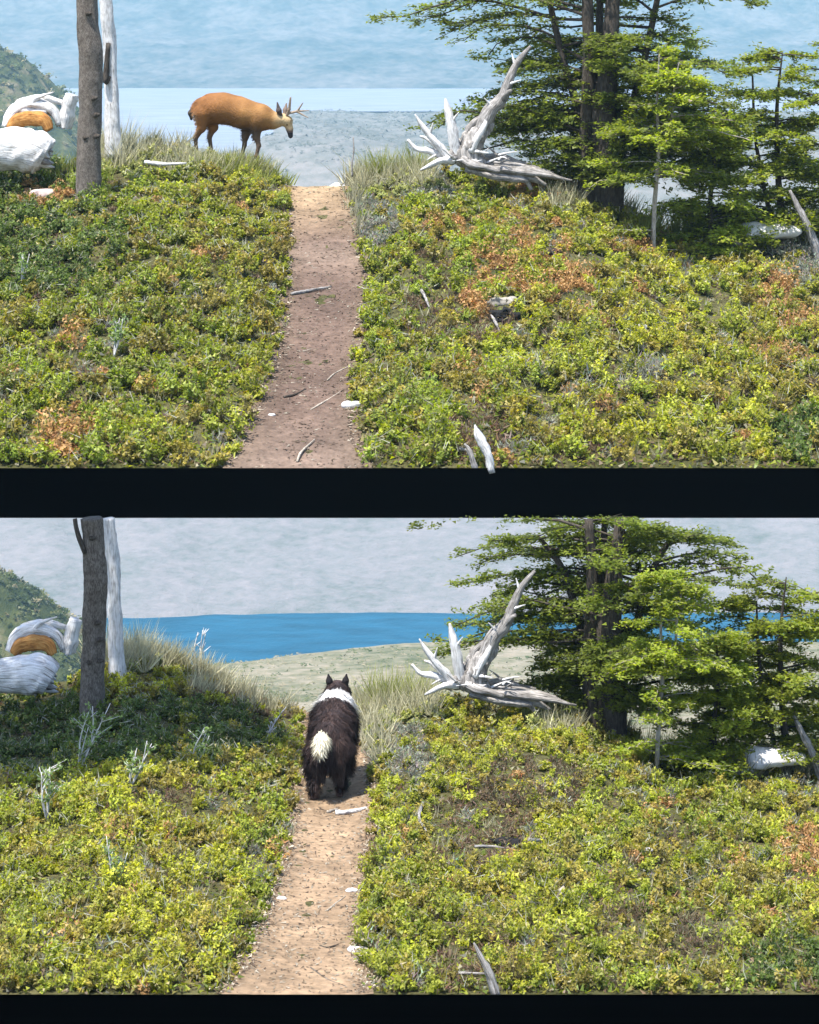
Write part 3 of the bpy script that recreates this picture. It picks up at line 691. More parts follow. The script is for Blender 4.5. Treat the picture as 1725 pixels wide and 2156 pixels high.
BIG = (C(.07, .098, .018), C(.18, .21, .036)); LIGHT = (C(.16, .215, .03), C(.285, .31, .045))
def woods(S, y, du, dv, cut, where, seed):
    top = -160 if S is A else -11          # the lower trees are broken off level at the top
    gb = S is B
    def big_len(t, cx, rng):
        w = np.interp(t, [0, .25, .5, .8, 1], [.7, .95, 1.0, .9, .55])
        if cx < 0: w = np.interp(450 - t * (450 - top), [0, 190, 250, 330], [.95, 1.0, .62, .40])
        return w * rng.uniform(.45, 1.05) * (425 if cx < 0 else 350) * (.6 + .4 * abs(cx))
    stems = [([(1238, 450, 0), (1238, 362, 0), (1236, 260, 4), (1240, 120, 0), (1232, top, -6)], [20, 17, 15, 9]), ([(1288, 450, -20), (1288, 365, -20), (1276, 260, -18), (1285, 120, -10), (1300, top, 0)], [27, 24, 21, 11]),
             ([(1255, 450, 30), (1255, 360, 30), (1225, 250, 40), (1180, 100, 50), (1130, top + 40, 50)], [12, 10, 8, 5]), ([(1300, 450, 20), (1300, 360, 20), (1325, 250, 30), (1360, 110, 40), (1410, top + 30, 60)], [12, 10, 8, 5]),
             ([(1262, 450, -10), (1262, 360, -10), (1258, 230, -10), (1262, 100, 30), (1265, top, 60)], [13, 12, 10, 6])]
    tree('tree', 'large dark tree with several trunks behind the sapling, %s' % where, 'tree', 1270, 350, y + .25 * y / 25, du, dv, seed, stems, 150 if not gb else 122, big_len, (7, 12), BIG, M_darkbark, cmin=.2 if not gb else .16, cut=cut, azbias=-.12, tilt=-.02 if not gb else -.2, elev=(.0, .5), tw=(42, 85), brad=3.4, twn=22, leafn=28)
    def sap_len(t, cx, rng): return np.interp(t, [0, .2, .6, 1], [90, 165, 130, 30]) * rng.uniform(.5, 1.05)
    tree('sapling', 'slender bright green sapling with a thin pale stem, %s' % where, 'tree', 1380, 500, y - .75 * y / 25, du, dv, seed + 1,
         [([(1376, 560, 0), (1376, 520, 0), (1379, 430, 0), (1388, 300, 4), (1384, 220, 6), (1390, 100, 0)], [6, 5, 4.4, 3.2, 1.5]), ([(1386, 320, 3), (1412, 280, -6), (1418, 200, -10), (1430, 130, -12)], [4, 3.4, 2.6, 1.4])],
         64, sap_len, (7, 11.5), LIGHT, M_palebark, cmin=.08, elev=(.05, .5), tilt=-.02 if not gb else -.2, tw=(26, 56), brad=2.6, twn=13, leafn=22)
    def low_len(t, cx, rng): return np.interp(t, [0, .4, 1], [150, 140, 50]) * rng.uniform(.5, 1.1)
    tree('young_tree', 'low spreading green young tree between sapling and right edge, %s' % where, 'tree', 1500, 500, y - .3 * y / 25, du, dv, seed + 2,
         [([(1500, 560, 0), (1500, 520, 0), (1496, 430, 0), (1505, 330, 0), (1500, 235, 0)], [7, 6, 4, 2])], 70, low_len, (7, 11.5), LIGHT, M_darkbark, cmin=.22, elev=(-.05, .35), tilt=-.02 if not gb else -.2, tw=(28, 60), brad=2.6, twn=14, leafn=22)
    def r_len(t, cx, rng): return np.interp(t, [0, .5, 1], [150, 165, 90]) * rng.uniform(.5, 1.1)
    mid = (LIGHT[0] * .75, LIGHT[1] * .8)
    tree('tree', 'leafy tree with thin dark trunks near the right edge, %s' % where, 'tree', 1640, 460, y + .1 * y / 25, du, dv, seed + 3,
         [([(1648, 560, 0), (1648, 470, 0), (1640, 380, 0), (1636, 230, 0), (1648, 110, 0)], [9, 8, 5, 1.2]), ([(1622, 560, 10), (1622, 465, 10), (1606, 380, 12), (1590, 280, 20), (1585, 160, 24)], [6, 5, 4, 2]), ([(1740, 560, 20), (1740, 470, 20), (1742, 380, 20), (1730, 260, 20), (1735, 100, 20)], [7, 6, 4, 1.2])],
         100, r_len, (7, 11.5), mid, M_darkbark, cmin=.22, elev=(0, .45), tilt=-.02 if not gb else -.2, tw=(30, 62), brad=3, twn=14, leafn=22)

woods(A, 25.2, 0, 0, None, 'upper slope', 101)
woods(B, 14.4, 8, 1105, 1091, 'lower slope', 201)

def standing_trunks(y, du, dv, where, shade, gb):
    pl = Place(190, 425, y, du, dv)
    root = empty('dead_tree', pl.O, 'straight grey-barked trunk rising at the left of the %s slope' % where, 'tree')
    a = Acc(); top = -90 if not gb else -14
    rough_tube(a, pl, [(186, 470, 0), (187, 370, 0), (190, 220, 0), (192, 120, 0), (184, 40, 0), (181, top, 0)] if not gb else [(189, 490, 0), (187, 370, 0), (190, 220, 0), (194, 120, 0), (189, 40, 0), (186, top, 0)], [33, 25, 23, 25, 22.5, 22], 60, 20, .05, .22, 3)
    a.build('trunk', M_bark, root, 14)
    rng = np.random.default_rng(9)
    for k in range(5):                        # branch scars and peeling flakes
        v = rng.uniform(20, 330); u = 190 + rng.uniform(-18, 18)
        V, Fq = body_sdf([((-3, 0, 0), (3, 0, 1), 5.5, 3.5)], 1.5, 4, 3, lambda g: 4 * fbm(g * .3 + k, k, 3))
        mesh('knot', V * pl.s, Fq, M_darkbark, root, pl.L(u, v, -22), tc=V * .05)
    if gb:
        b2 = Acc(); rough_tube(b2, pl, [(172, 60, -18), (160, 30, -14), (153, 6, -10), (150, -13, -8)], [6, 6, 5, 5], 10, 6); b2.build('limb', M_darkbark, root)
    pl = Place(232, 260, y + 1.3 * y / 25, du, dv)
    root = empty('dead_tree', pl.O, 'bleached white dead trunk just behind the grey trunk, %s slope' % where, 'tree')
    a = Acc(); rough_tube(a, pl, [(240, 330, 0), (236, 230, 0), (234, 130, 0), (226, 40, 0), (222, top, 0)], [20, 15, 13, 14, 12], 50, 14, .09, .3, 8)
    a.build('trunk', M_white, root, 14)
    if not gb:
        b2 = Acc(); rough_tube(b2, pl, [(228, 90, -14), (222, 170, -18), (232, 160, -14)], [5, 7, 3], 12, 6); b2.build('bark_strip', M_darkbark, root)
    # fallen trunk
    pl = Place(60, 350, y + .8 * y / 25, du, dv)
    root = empty('fallen_log', pl.O, 'thick bleached fallen log with an orange rotten band, left of the %s trunks' % where, 'log')
    lg = M_white
    a = Acc()
    if not gb: rough_tube(a, pl, [(-160, 318, 20), (-60, 318, 10), (20, 314, 0), (56, 316, -6), (76, 320, -8), (90, 326, -8), (97, 330, -8)], [43, 44, 45, 45, 43, 40, 33], 60, 26, .055, .16, 4)
    else: rough_tube(a, pl, [(-160, 330, 20), (-60, 322, 10), (20, 318, 0), (60, 315, -6), (84, 321, -8), (98, 330, -8)], [30, 32, 37, 40, 39, 31], 60, 26, .06, .2, 4)
    a.build('trunk', lg, root, 10)
    for k in range(9):                        # splintered end
        th = k * .7; b2 = Acc(); c_, d_ = 24 * math.cos(th) * (.5 + .06 * k), 22 * math.sin(th) * (.5 + .06 * k)
        rough_tube(b2, pl, [(84, 326 - c_, -8 + d_), (96, 330 - c_, -8 + d_), (104 + (k * 7) % 12, 336 - c_ * .9, -8 + d_)], [9, 7, 1.5], 8, 7, .12, .4, k)
        b2.build('splinter', lg if k % 2 else M_greywood, root, 10)
    a = Acc(); rough_tube(a, pl, [(20, 272, 34), (36, 254, 38), (66, 248, 40), (92, 254, 38), (104, 274, 34)], [9, 15, 16, 14, 8], 30, 14, .12, .4, 5); a.build('rotten_wood', M_orange, root, 10)
    for pts, r_ in [([(12, 268, 50), (30, 234, 60), (70, 217, 66), (110, 230, 62), (124, 264, 56)], [9, 14, 15, 12, 6]), ([(16, 246, 72), (48, 214, 78), (95, 207, 72), (138, 218, 62)], [6, 8, 8, 4]), ([(60, 222, 60), (80, 206, 56), (112, 194, 52)], [6, 4, 1.5]),
                    ([(136, 268, 70), (143, 235, 66), (150, 198, 62)], [17, 16, 13]), ([(28, 226, 64), (50, 236, 64), (100, 236, 62)], [8, 14, 9])]:
        b2 = Acc(); rough_tube(b2, pl, pts, r_, 26, 12, .16, .5, int(pts[0][1])); b2.build('root', M_white, root, 10)

def uprooted(y, du, dv, where):
    pl = Place(975, 345, y, du, dv)
    root = empty('uprooted_tree', pl.O, 'uprooted silvery dead tree with spiky roots and a leaning spar, %s slope' % where, 'dead tree')
    V, Fq = body_sdf([((p[0] - 975, p[2], 345 - p[1]), (q[0] - 975, q[2], 345 - q[1]), r0, r1) for p, q, r0, r1 in [
        ((985, 330, 0), (1005, 285, 0), 24, 20), ((960, 330, -4), (1010, 340, 0), 16, 14), ((940, 335, -8), (965, 325, 0), 10, 16), ((1000, 300, -8), (1030, 262, 0), 14, 12), ((968, 318, 12), (990, 270, 14), 12, 8)]],
        2.6, 8, 7, lambda g: 9 * fbm(g * np.array((.12, .12, .05)), 3, 4) * 2)
    mesh('root_plate', V * pl.s, Fq, M_greywood, root, tc=V * .022)
    def br(name, pts, r, mat=M_white, n=26, seed=1, g=.11, wob=.42):
        a = Acc(); rough_tube(a, pl, pts, r, n, 10, g, wob, seed); a.build(name, mat, root, 12)
    br('spar', [(1000, 310, 0), (1030, 240, -4), (1056, 208, -6), (1070, 172, -4), (1092, 128, 0), (1118, 97, 2)], [19, 15, 12, 9, 7, 3.5], M_greywood, 44, 3)
    br('spar_stub', [(1050, 215, -6), (1068, 196, -20), (1078, 190, -26)], [8, 5, 3], M_greywood, 8, 4)
    br('root', [(960, 330, -4), (952, 280, -8), (944, 235, -6), (938, 207, -4)], [12, 11, 8.5, 2], M_white, 22, 5)
    br('root', [(945, 335, -10), (918, 300, -16), (890, 265, -14), (874, 240, -12)], [10, 8, 5, 1.5], M_white, 22, 6)
    br('root', [(940, 332, -4), (905, 318, -10), (876, 312, -10), (858, 294, -8)], [8, 7, 5, 2.5], M_white, 18, 7)
    br('root', [(930, 330, 6), (918, 308, 14), (900, 292, 22), (884, 286, 24)], [8, 6, 4, 2], M_white, 14, 8)
    br('root', [(955, 338, -14), (930, 338, -26), (905, 348, -30), (885, 358, -30)], [9, 7, 5, 2], M_white, 14, 9)
    br('root', [(975, 335, -16), (992, 345, -30), (1020, 352, -34), (1052, 362, -36)], [10, 9, 7, 4], M_greywood, 14, 10)
    br('root', [(992, 320, -16), (1006, 290, -20), (1022, 262, -16), (1030, 238, -8)], [9, 8, 6, 3], M_white, 14, 12)
    br('root', [(985, 300, 8), (990, 268, 8), (1010, 248, 6), (1040, 222, 4)], [8, 6, 5, 3], M_greywood, 14, 13)
    for k, (dv_, db, r_, e) in enumerate([(0, 8, 11, 1185), (10, -6, 9, 1150), (-9, 16, 8, 1165), (18, -14, 7, 1120), (3, -16, 6, 1205), (-14, 26, 6, 1110)]):   # the lying trunk has split into long splinters
        br('splinter', [(980, 346 + dv_ * .5, db), (1040, 352 + dv_, db), (1100, 360 + dv_, db - 4), ((1100 + e) / 2, 366 + dv_, db), (e, 376 + dv_ * 1.3, db + 4)], [r_, r_, r_ * .95, r_ * .8, r_ * .35], M_greywood, 30, 30 + k, .16, .4)
    for k, (a_, b_) in enumerate([((1068, 178, -6), (1098, 168, -16)), ((1086, 140, 0), (1078, 112, 4)), ((1040, 228, -6), (1020, 206, -14)), ((948, 260, -8), (966, 236, -14)), ((905, 285, -14), (912, 258, -22)), ((930, 318, -8), (900, 336, -20)), ((1000, 318, -20), (1030, 322, -34))]):
        br('snag', [a_, tuple((p_ + q_) / 2 for p_, q_ in zip(a_, b_)), b_], [4, 2.6, .8], M_white, 8, 50 + k)
    rng = np.random.default_rng(31)
    for k in range(16):
        a0 = (rng.uniform(930, 1060), rng.uniform(325, 350), rng.uniform(-30, 10)); ln = rng.uniform(24, 60); an = rng.uniform(-.5, 3.6)
        a2 = (a0[0] + ln * math.cos(an), a0[1] - ln * abs(math.sin(an)) * .7, a0[2] - rng.uniform(0, 30))
        br('twig', [a0, tuple((p_ + q_) / 2 + rng.normal() * 4 for p_, q_ in zip(a0, a2)), a2], [2.6, 1.9, .7], M_white if k % 3 else M_greywood, 9, 70 + k)
    br('root', [(1010, 335, 12), (1050, 328, 24), (1090, 340, 30), (1120, 346, 30)], [8, 6, 5, 3], M_greywood, 14, 14)

standing_trunks(24.2, 0, 0, 'upper', False, False)
standing_trunks(13.75, 8, 1105, 'lower', True, True)
uprooted(25.1, 0, 0, 'upper')
uprooted(14.4, 9, 1105, 'lower')

# a tree just outside the left edge; its crown shades the left of the lower slope
def shade_tree():
    rng = np.random.default_rng(77); base = np.array((-4.0, 11.2, float(B.z(-4.0, 11.2))))
    root = empty('tree', base, 'tall leafy tree whose crown shades the lower left bank', 'tree')
    a = Acc(); p = smooth_path([(0, 0, -.2), (.05, .1, 1.6), (.2, .5, 3.4), (.7, 1.2, 5.9)], 20)
    a.add(*tube(p, np.linspace(.12, .05, 20), 10, .05, 5, .1, 2)); a.build('trunk', M_darkbark, root)
    lv = Leaves(); n = 12000; d = rng.normal(size=(n, 3)); d /= np.linalg.norm(d, axis=1)[:, None]
    pos = np.array((.72, .72, 5.75)) + d * (rng.random((n, 1)) ** .4) * np.array((1.1, 1.5, .7))
    q = fbm(pos * 2.3, 5, 2) > -.10; pos = pos[q]; m = len(pos)
    lv.add(pos, rng.normal(size=(m, 3)) * np.array((1, 1, .3)), np.array((0, 0, 1)) + rng.normal(size=(m, 3)) * .4, .075, .05, BIG[1] * rng.uniform(.6, 1.2, (m, 1)))
    lv.build('crown', M_tree_leaf, root)
shade_tree()

# ------------------------------------------------------------------ stones, sticks, small plants
def stone(S, u, v, size, label, c, seed, sink=.25, group=None, flat=.65, name='stone', rough=.24, freq=1.9):
    p = S.pt(u, v); s = p[1] / F
    V, Fq = body_sdf([((-size * .35, 0, 0), (size * .35, 0, 0), size * .5, size * .42)], size / 9, size * .3, 5, lambda g: size * rough * fbm(g / size * freq + seed, seed, 4) * 2)
    V = V * np.array((1, .85, flat)) * s
    n = fbm(V / s / size * 4, seed, 4)[:, None]
    o = mesh(name, V, Fq, M_rock, None, p + np.array((0, 0, size * s * (.5 * flat - sink * flat))), colors=np.clip(c * (1 + 1.0 * n), .01, .85))
    return tag(o, label, 'stone', group)

def stick(S, pts, r, label, mat, name='stick', cat='stick', group=None, lift=1.0, n=14):
    if mat is M_white and r <= 7: mat = M_greywood
    r *= .75
    P3 = []
    for u, v in pts:
        p = S.pt(u, v); p[2] += r * p[1] / F * lift; P3.append(p)
    P3 = np.array(P3) + np.random.default_rng(int(pts[0][0])).normal(size=(len(pts), 3)) * r * .35 * P3[0][1] / F; s = P3[0, 1] / F
    V, Fc, T = tube(smooth_path(P3 - P3[0], n), np.interp(np.linspace(0, 1, n), [0, .3, 1], [r * .7, r * .85, r * .3]) * s, 8, .15, 3, .55, int(pts[0][0]))
    return tag(mesh(name, V, Fc, mat, None, P3[0], tc=T * 14), label, cat, group)

def leaning(S, u, v, pts, radii, label, mat, name, cat, y=None):
    y = y or S.y_of(u, v); pl = Place(u, v, y); root = None
    a = Acc(); path = smooth_path(pl.path(pts), 18); a.add(*tube(path, np.interp(np.linspace(0, 1, 18), np.linspace(0, 1, len(radii)), radii) * pl.s, 10, .14, 4, .5, int(u)))
    o = a.build(name, mat, None, 12, pl.O); return tag(o, label, cat)

WHITE_ROCK = C(.50, .485, .48)
for S, du, dv, w in ((A, 0, 0, 'upper'), (B, 9, 1107, 'lower')):
    stone(S, 730 + du, 372 + dv - 12, 44, 'pale rounded stone right of the path top, %s slope' % w, WHITE_ROCK, 3, -.35)
    stone(S, 1622 + du, 548 + dv, 88, 'long white boulder under the right-hand trees, %s slope' % w, WHITE_ROCK * 1.05, 5, -.62, flat=.42)
    stone(S, 1556 + du, 550 + dv, 28, 'small grey stone left of the long white boulder, %s slope' % w, WHITE_ROCK * .6, 6, -.5)
    leaning(S, 1712 + du, 560 + dv, [(1663 + du, 400 + dv, 0), (1678 + du, 430 + dv, -4), (1702 + du, 480 + dv, -8), (1735 + du, 570 + dv, -10)], [3, 6, 8, 9], 'broken grey branch leaning at the right edge, %s slope' % w, M_greywood, 'branch', 'branch', S.yc * .945)
stick(A, [(612, 628), (650, 618), (697, 606)], 6.5, 'flat grey stick lying across the left of the brown path', M_greywood)
stick(A, [(598, 842), (622, 836), (645, 824)], 4.5, 'short dark twig on the near part of the brown path', M_darkbark, 'twig', 'twig')
stick(A, [(655, 866), (690, 846), (722, 824)], 3, 'thin straight pale twig slanting towards the path edge, upper slope', M_palebark, 'twig', 'twig')
stick(A, [(628, 975), (638, 955), (664, 930)], 5, 'curved root lying on the lowest stretch of the brown path', M_palebark, 'root', 'root')
stick(A, [(690, 800), (706, 784), (735, 770)], 3, 'thin brown twig near the path edge above the slanting twig', M_palebark, 'twig', 'twig')
stick(A, [(306, 364), (340, 366), (390, 372)], 8, 'bleached stick in the grass below the deer', M_white, lift=4)
stick(A, [(880, 630), (892, 655), (906, 676)], 6, 'short white branch left of the orange bush', M_white, 'branch', 'branch', lift=4)
stick(A, [(915, 720), (935, 742), (960, 756)], 5, 'pale broken twig in bare litter right of the path', M_white, 'twig', 'twig', lift=4)
stick(A, [(1036, 690), (1046, 706), (1050, 722)], 5, 'white peg-like twig below the dark hollow', M_white, 'twig', 'twig', lift=3)
leaning(A, 1035, 988, [(1000, 894, 0), (1006, 912, -2), (1018, 935, -4), (1028, 958, -6), (1036, 995, -6)], [1.5, 7, 10, 9, 8], 'white broken stump leaning at the front of the upper slope', M_white, 'stump', 'stump')
stick(A, [(952, 962), (985, 968), (1012, 976)], 7, 'grey root beside the white leaning stump', M_greywood, 'root', 'root', lift=3)
stone(A, 740, 862, 26, 'white pebble on the right edge of the brown path', WHITE_ROCK, 8, .1)
stone(A, 573, 873, 10, 'tiny white pebble at the left of the brown path', WHITE_ROCK, 9, .1)
stone(A, 1060, 660, 38, 'pale stone over the dark hollow beside the orange bush', C(.22, .20, .17), 12, .25, flat=.5, rough=.42)
stone(A, 1062, 690, 40, 'black lump standing for the dark hollow under the pale stone', C(.010, .009, .008), 13, .35, name='dark_hollow', rough=.8, freq=3.2)['category'] = 'stump'  # black lump added in place of a dark hollow
stone(A, 1346, 706, 24, 'whitish stone among green shrubs in the middle right', C(.34, .32, .33), 14, -.2)
stone(A, 92, 425, 34, 'pinkish white stone left of the grey trunk', C(.40, .31, .28), 15, -.3)
stone(A, 1165, 565, 26, 'small dark stone at the top of the orange bush', C(.03, .022, .018), 16, -.3)
leaning(A, 740, 372, [(742, 372, 0), (741, 345, 0), (745, 318, 0), (744, 288, 2)], [2.2, 2, 1.6, 1], 'thin dark dead stem behind the pale stone at the path top', M_greywood, 'dead_sapling', 'dead plant', 25.6)

leaning(A, 1004, 986, [(978, 934, -6), (990, 952, -8), (1002, 990, -8)], [2, 6, 7], 'grey splinter standing left of the white broken stump', M_greywood, 'splinter', 'splinter')
stick(B, [(706, 1716), (735, 1714), (772, 1706)], 9, 'pale flat wood chip on the path behind the dog', M_white, 'wood_chip', 'wood chip')
stick(B, [(690, 1712), (712, 1704)], 5, 'smaller pale chip left of the flat wood chip', M_palebark, 'wood_chip', 'wood chip')
stick(B, [(672, 1994), (690, 1996), (712, 1992)], 4.5, 'short dark stick on the near part of the tan path', M_darkbark)
stick(B, [(690, 1920), (712, 1904), (728, 1892)], 3.5, 'thin pale twig slanting on the tan path', M_palebark, 'twig', 'twig')
stick(B, [(655, 2040), (688, 2062), (728, 2078)], 3, 'dark twig on the lowest stretch of the tan path', M_bark, 'twig', 'twig')
stick(B, [(690, 1950), (712, 1948)], 3, 'tiny brown twig in the middle of the tan path', M_bark, 'twig', 'twig')
stone(B, 755, 2004, 30, 'flat white stone on the right edge of the tan path', WHITE_ROCK, 21, .05, flat=.4)
stone(B, 742, 1882, 16, 'small white pebble at the right edge of the tan path', WHITE_ROCK, 22, .05)
stone(B, 595, 1895, 14, 'white pebble at the left edge of the tan path', WHITE_ROCK, 23, .05)
stick(B, [(890, 1722), (884, 1750), (900, 1776)], 6, 'bleached branch in litter right of the tan path', M_white, 'branch', 'branch', lift=4)
stick(B, [(1000, 1808), (1032, 1806), (1062, 1812)], 5, 'thin white stick lying level in brown litter', M_white, lift=5)
stick(B, [(1112, 1818), (1128, 1810), (1146, 1804)], 7, 'short white branch right of the level stick', M_white, 'branch', 'branch', lift=6)
leaning(B, 1160, 1915, [(1150, 1916, 0), (1162, 1896, -3), (1176, 1882, -4), (1188, 1866, -2)], [7, 12, 10, 2], 'pale ragged piece of bark among green shrubs', M_palebark, 'bark_piece', 'bark')
leaning(B, 1180, 1912, [(1168, 1915, 2), (1180, 1900, 0), (1190, 1886, 0)], [6, 7, 2], 'smaller pale bark splinter right of the ragged bark', M_palebark, 'bark_piece', 'bark')
stone(B, 1072, 1786, 38, 'black lump standing for a dark hollow in brown litter, lower slope', C(.010, .009, .010), 25, .35, name='dark_hollow', rough=.8, freq=3.2)['category'] = 'stump'  # the hollow again, added as a black lump
stone(B, 1358, 1818, 24, 'pale stone among green shrubs in the middle right, lower slope', C(.34, .32, .33), 26, -.2)
leaning(B, 1040, 2094, [(998, 1985, 0), (1012, 2015, -4), (1030, 2050, -6), (1046, 2098, -6)], [2, 6, 9, 9], 'grey-white broken stump leaning at the front of the lower slope', M_greywood, 'stump', 'stump')
stick(B, [(950, 2062), (990, 2066), (1030, 2070)], 6, 'grey root crossing the base of the leaning stump', M_greywood, 'root', 'root', lift=3)

def stem_plant(S, u, v, h, n, seed, label, c=C(.52, .52, .44), leafc=C(.16, .22, .07), lean=.15, name='dead_plant', cat='dead plant', group=None, leaves=True):
    rng = np.random.default_rng(seed); p = S.pt(u, v); s = p[1] / F
    root = empty(name, p, label, cat, group)
    lv = Leaves()
    for i in range(n):
        L = h * rng.uniform(.6, 1.05); d = np.array((lean + rng.normal() * .16, rng.normal() * .15, 1)) * L * s
        pts = smooth_path([(0, 0, 0), d * .5 + rng.normal(size=3) * .04 * L * s, d], 9)
        a = Acc(); a.add(*tube(pts, np.linspace(2.0, .8, 9) * s, 5))
        for j in range(5):
            k = rng.integers(3, 8); e = np.array((rng.normal() * .5, rng.normal() * .5, .6)) * L * .25 * s
            a.add(*tube(np.array([pts[k], pts[k] + e]), np.array((1.1, .5)) * s, 4))
            if leaves:
                m = 8; lv.add(pts[k] + e * rng.uniform(.2, 1.1, (m, 1)) + rng.normal(size=(m, 3)) * 2.5 * s, rng.normal(size=(m, 3)), rng.normal(size=(m, 3)), 9 * s, 4.5 * s, leafc * rng.uniform(.7, 1.4, (m, 1)))
        a.build('stem', M_white if c[0] > .4 else M_greywood, root, 14)
    if leaves: lv.build('leaves', M_leaf, root)

for q in [(A, 240, 770, 90, 4, 'thin pale forked stems among green shrubs, left of the upper path'), (A, 45, 620, 75, 3, 'pale wispy stems at the far left of the upper slope'), (A, 690, 420, 0, 0, '')][:2]:
    stem_plant(q[0], q[1], q[2], q[3], q[4], int(q[1]), q[5])
for u, v, h, n, ln, lab in [(165, 1650, 150, 5, .3, 'tall silvery stems leaning right in front of the dark trunk'), (270, 1690, 110, 4, .2, 'silvery stems in shade right of the leaning tall stems'), (405, 1640, 90, 4, .4, 'short silvery stems in the middle of the shaded bank'),
                            (560, 1560, 70, 3, .5, 'pale twig leaning right beside the dog'), (100, 1760, 110, 5, .05, 'grey-green stems at the left below the shaded bank'), (240, 1900, 110, 4, .0, 'pale upright stems in sunlit shrubs, left of the tan path'), (420, 1420, 110, 3, .05, 'tall thin dead stalks against the blue lake')]:
    stem_plant(B, u, v, h, n, int(u + v), lab, lean=ln, leaves=u not in (420, 560))

# ------------------------------------------------------------------ deer
def deer():
    u0, v0, y = 480, 330, 26.1
    pl = Place(u0, v0, y); root = empty('deer', pl.O, 'tawny deer with short antlers and lowered head walking right on the crest', 'deer')
    q = lambda u, v, b=0: (u - u0, b, v0 - v)
    caps = [(q(436, 232), q(470, 228), 30, 32), (q(470, 228), q(512, 239), 32, 31), (q(512, 239), q(548, 247), 31, 29), (q(452, 220), q(500, 226), 24, 24), (q(424, 228), q(440, 226), 20, 28),
            (q(548, 246), q(574, 254), 25, 18), (q(572, 252), q(594, 252), 17, 13), (q(592, 251), q(605, 254), 12, 11, 5), (q(605, 255), q(610, 272), 10, 7, 5), (q(610, 270), q(612, 286), 7, 5.2, 4),
            # hind legs: thigh, shank, cannon
            (q(428, 240, -14), q(426, 268, -14), 18, 10), (q(426, 268, -14), q(413, 290, -13), 8, 5, 5), (q(413, 290, -13), q(416, 330, -13), 4.6, 4, 3), (q(416, 328, -13), q(421, 331, -13), 4.5, 4, 2),
            (q(436, 240, 14), q(448, 268, 14), 19, 11), (q(448, 268, 14), q(440, 290, 13), 8, 5, 5), (q(440, 290, 13), q(446, 330, 13), 4.6, 4, 3), (q(446, 328, 13), q(451, 331, 13), 4.5, 4, 2),
            # fore legs
            (q(540, 256, -13), q(541, 288, -12), 15, 8), (q(541, 286, -12), q(546, 306, -12), 6.5, 5, 3), (q(546, 306, -12), q(540, 330, -12), 4.4, 3.8, 3), (q(540, 328, -12), q(545, 331, -12), 4.4, 4, 2),
            (q(522, 262, 13), q(516, 288, 12), 14, 8), (q(516, 286, 12), q(514, 306, 12), 6.2, 5, 3), (q(514, 306, 12), q(508, 330, 12), 4.4, 3.8, 3), (q(508, 328, 12), q(513, 331, 12), 4.4, 4, 2)]
    V, Fq = body_sdf(caps, 2.0, 6, 7)
    u, v, b = V[:, 0] + u0, v0 - V[:, 2], V[:, 1]
    top = C(.17, .072, .022); gold = C(.225, .12, .042); dark = C(.055, .035, .022); leg = C(.10, .065, .042); pale = C(.32, .23, .14)
    sm = lambda a, lo, hi: np.clip((a - lo) / (hi - lo), 0, 1)[:, None]
    n = fbm(V * .06, 8, 3)[:, None]
    c = top + (gold - top) * sm(u, 440, 570) * (.7 + n)
    c = c + (dark - c) * sm(v, 258, 276) * sm(u, 452, 470) * (1 - sm(u, 548, 566))       # dark belly and chest
    c = c + (leg - c) * sm(v, 272, 292)
    c = c + (pale - c) * (1 - sm(u, 404, 420)) * sm(v, 232, 250) * (1 - sm(v, 256, 270))
    c = c + (C(.36, .26, .14) - c) * sm(u, 572, 594)
    c = c + (C(.10, .07, .06) - c) * sm(u, 592, 600) * sm(v, 268, 276) + 0 * n
    c = np.where((sm(u, 590, 600) * sm(v, 277, 280)) > .5, C(.02, .018, .02), c)
    c = np.clip(c * (1 + .8 * n), .008, .7)
    mesh('body', V * pl.s, Fq, M_fur, root, colors=c)
    N = vert_normals(V, Fq); rng = np.random.default_rng(3); sel = rng.choice(len(V), 5200)
    sel = sel[(v[sel] < 300) & (u[sel] < 596)]; m = len(sel)
    ax = N[sel] * .12 + np.array((-1.1, 0, -.55)) + rng.normal(size=(m, 3)) * .12
    ax -= N[sel] * np.minimum((ax * N[sel]).sum(1), 0)[:, None] * .9
    L = Leaves(); L.add((V[sel] + ax * 2.0) * pl.s, ax, N[sel], rng.uniform(3, 5.5, m) * pl.s, 1.1 * pl.s, np.clip(c[sel] * rng.uniform(.88, 1.12, (m, 1)), .005, .8))
    L.build('coat', M_fur, root)
    def part(name, caps, color, h=1.2, k=3):
        V, Fq = body_sdf(caps, h, 4, k); mesh(name, V * pl.s, Fq, M_fur, root, colors=np.broadcast_to(color, (len(V), 3)))
    part('ear', [(q(594, 248, -6), q(588, 232, -12), 3, 5.5), (q(588, 232, -12), q(585, 215, -15), 5.5, 1.5)], C(.07, .055, .05))
    part('ear', [(q(598, 248, 6), q(600, 232, 16), 3, 5), (q(600, 232, 16), q(602, 218, 22), 5, 1.5)], C(.12, .09, .07))
    part('tail', [(q(408, 226), q(402, 238), 5, 6), (q(402, 238), q(403, 250), 6, 3)], C(.05, .04, .03))
    part('eye', [(q(605, 262, -8.6), q(605.5, 262, -8.6), 1.8, 1.8)], C(.006, .005, .005), .6)
    for sgn in (-1, 1):
        part('antler', [(q(603, 246, 5 * sgn), q(609, 230, 10 * sgn), 3.2, 2.8), (q(609, 230, 10 * sgn), q(612, 205, 15 * sgn), 2.8, 1.4), (q(607, 238, 6 * sgn), q(626, 234, 12 * sgn), 2.8, 2.3), (q(626, 234, 12 * sgn), q(650, 240 - 7 * sgn, 17 * sgn), 2.3, 1.1), (q(626, 234, 12 * sgn), q(638, 216, 15 * sgn), 2.1, 1)], C(.22, .17, .125), 1.2, 2)
deer()

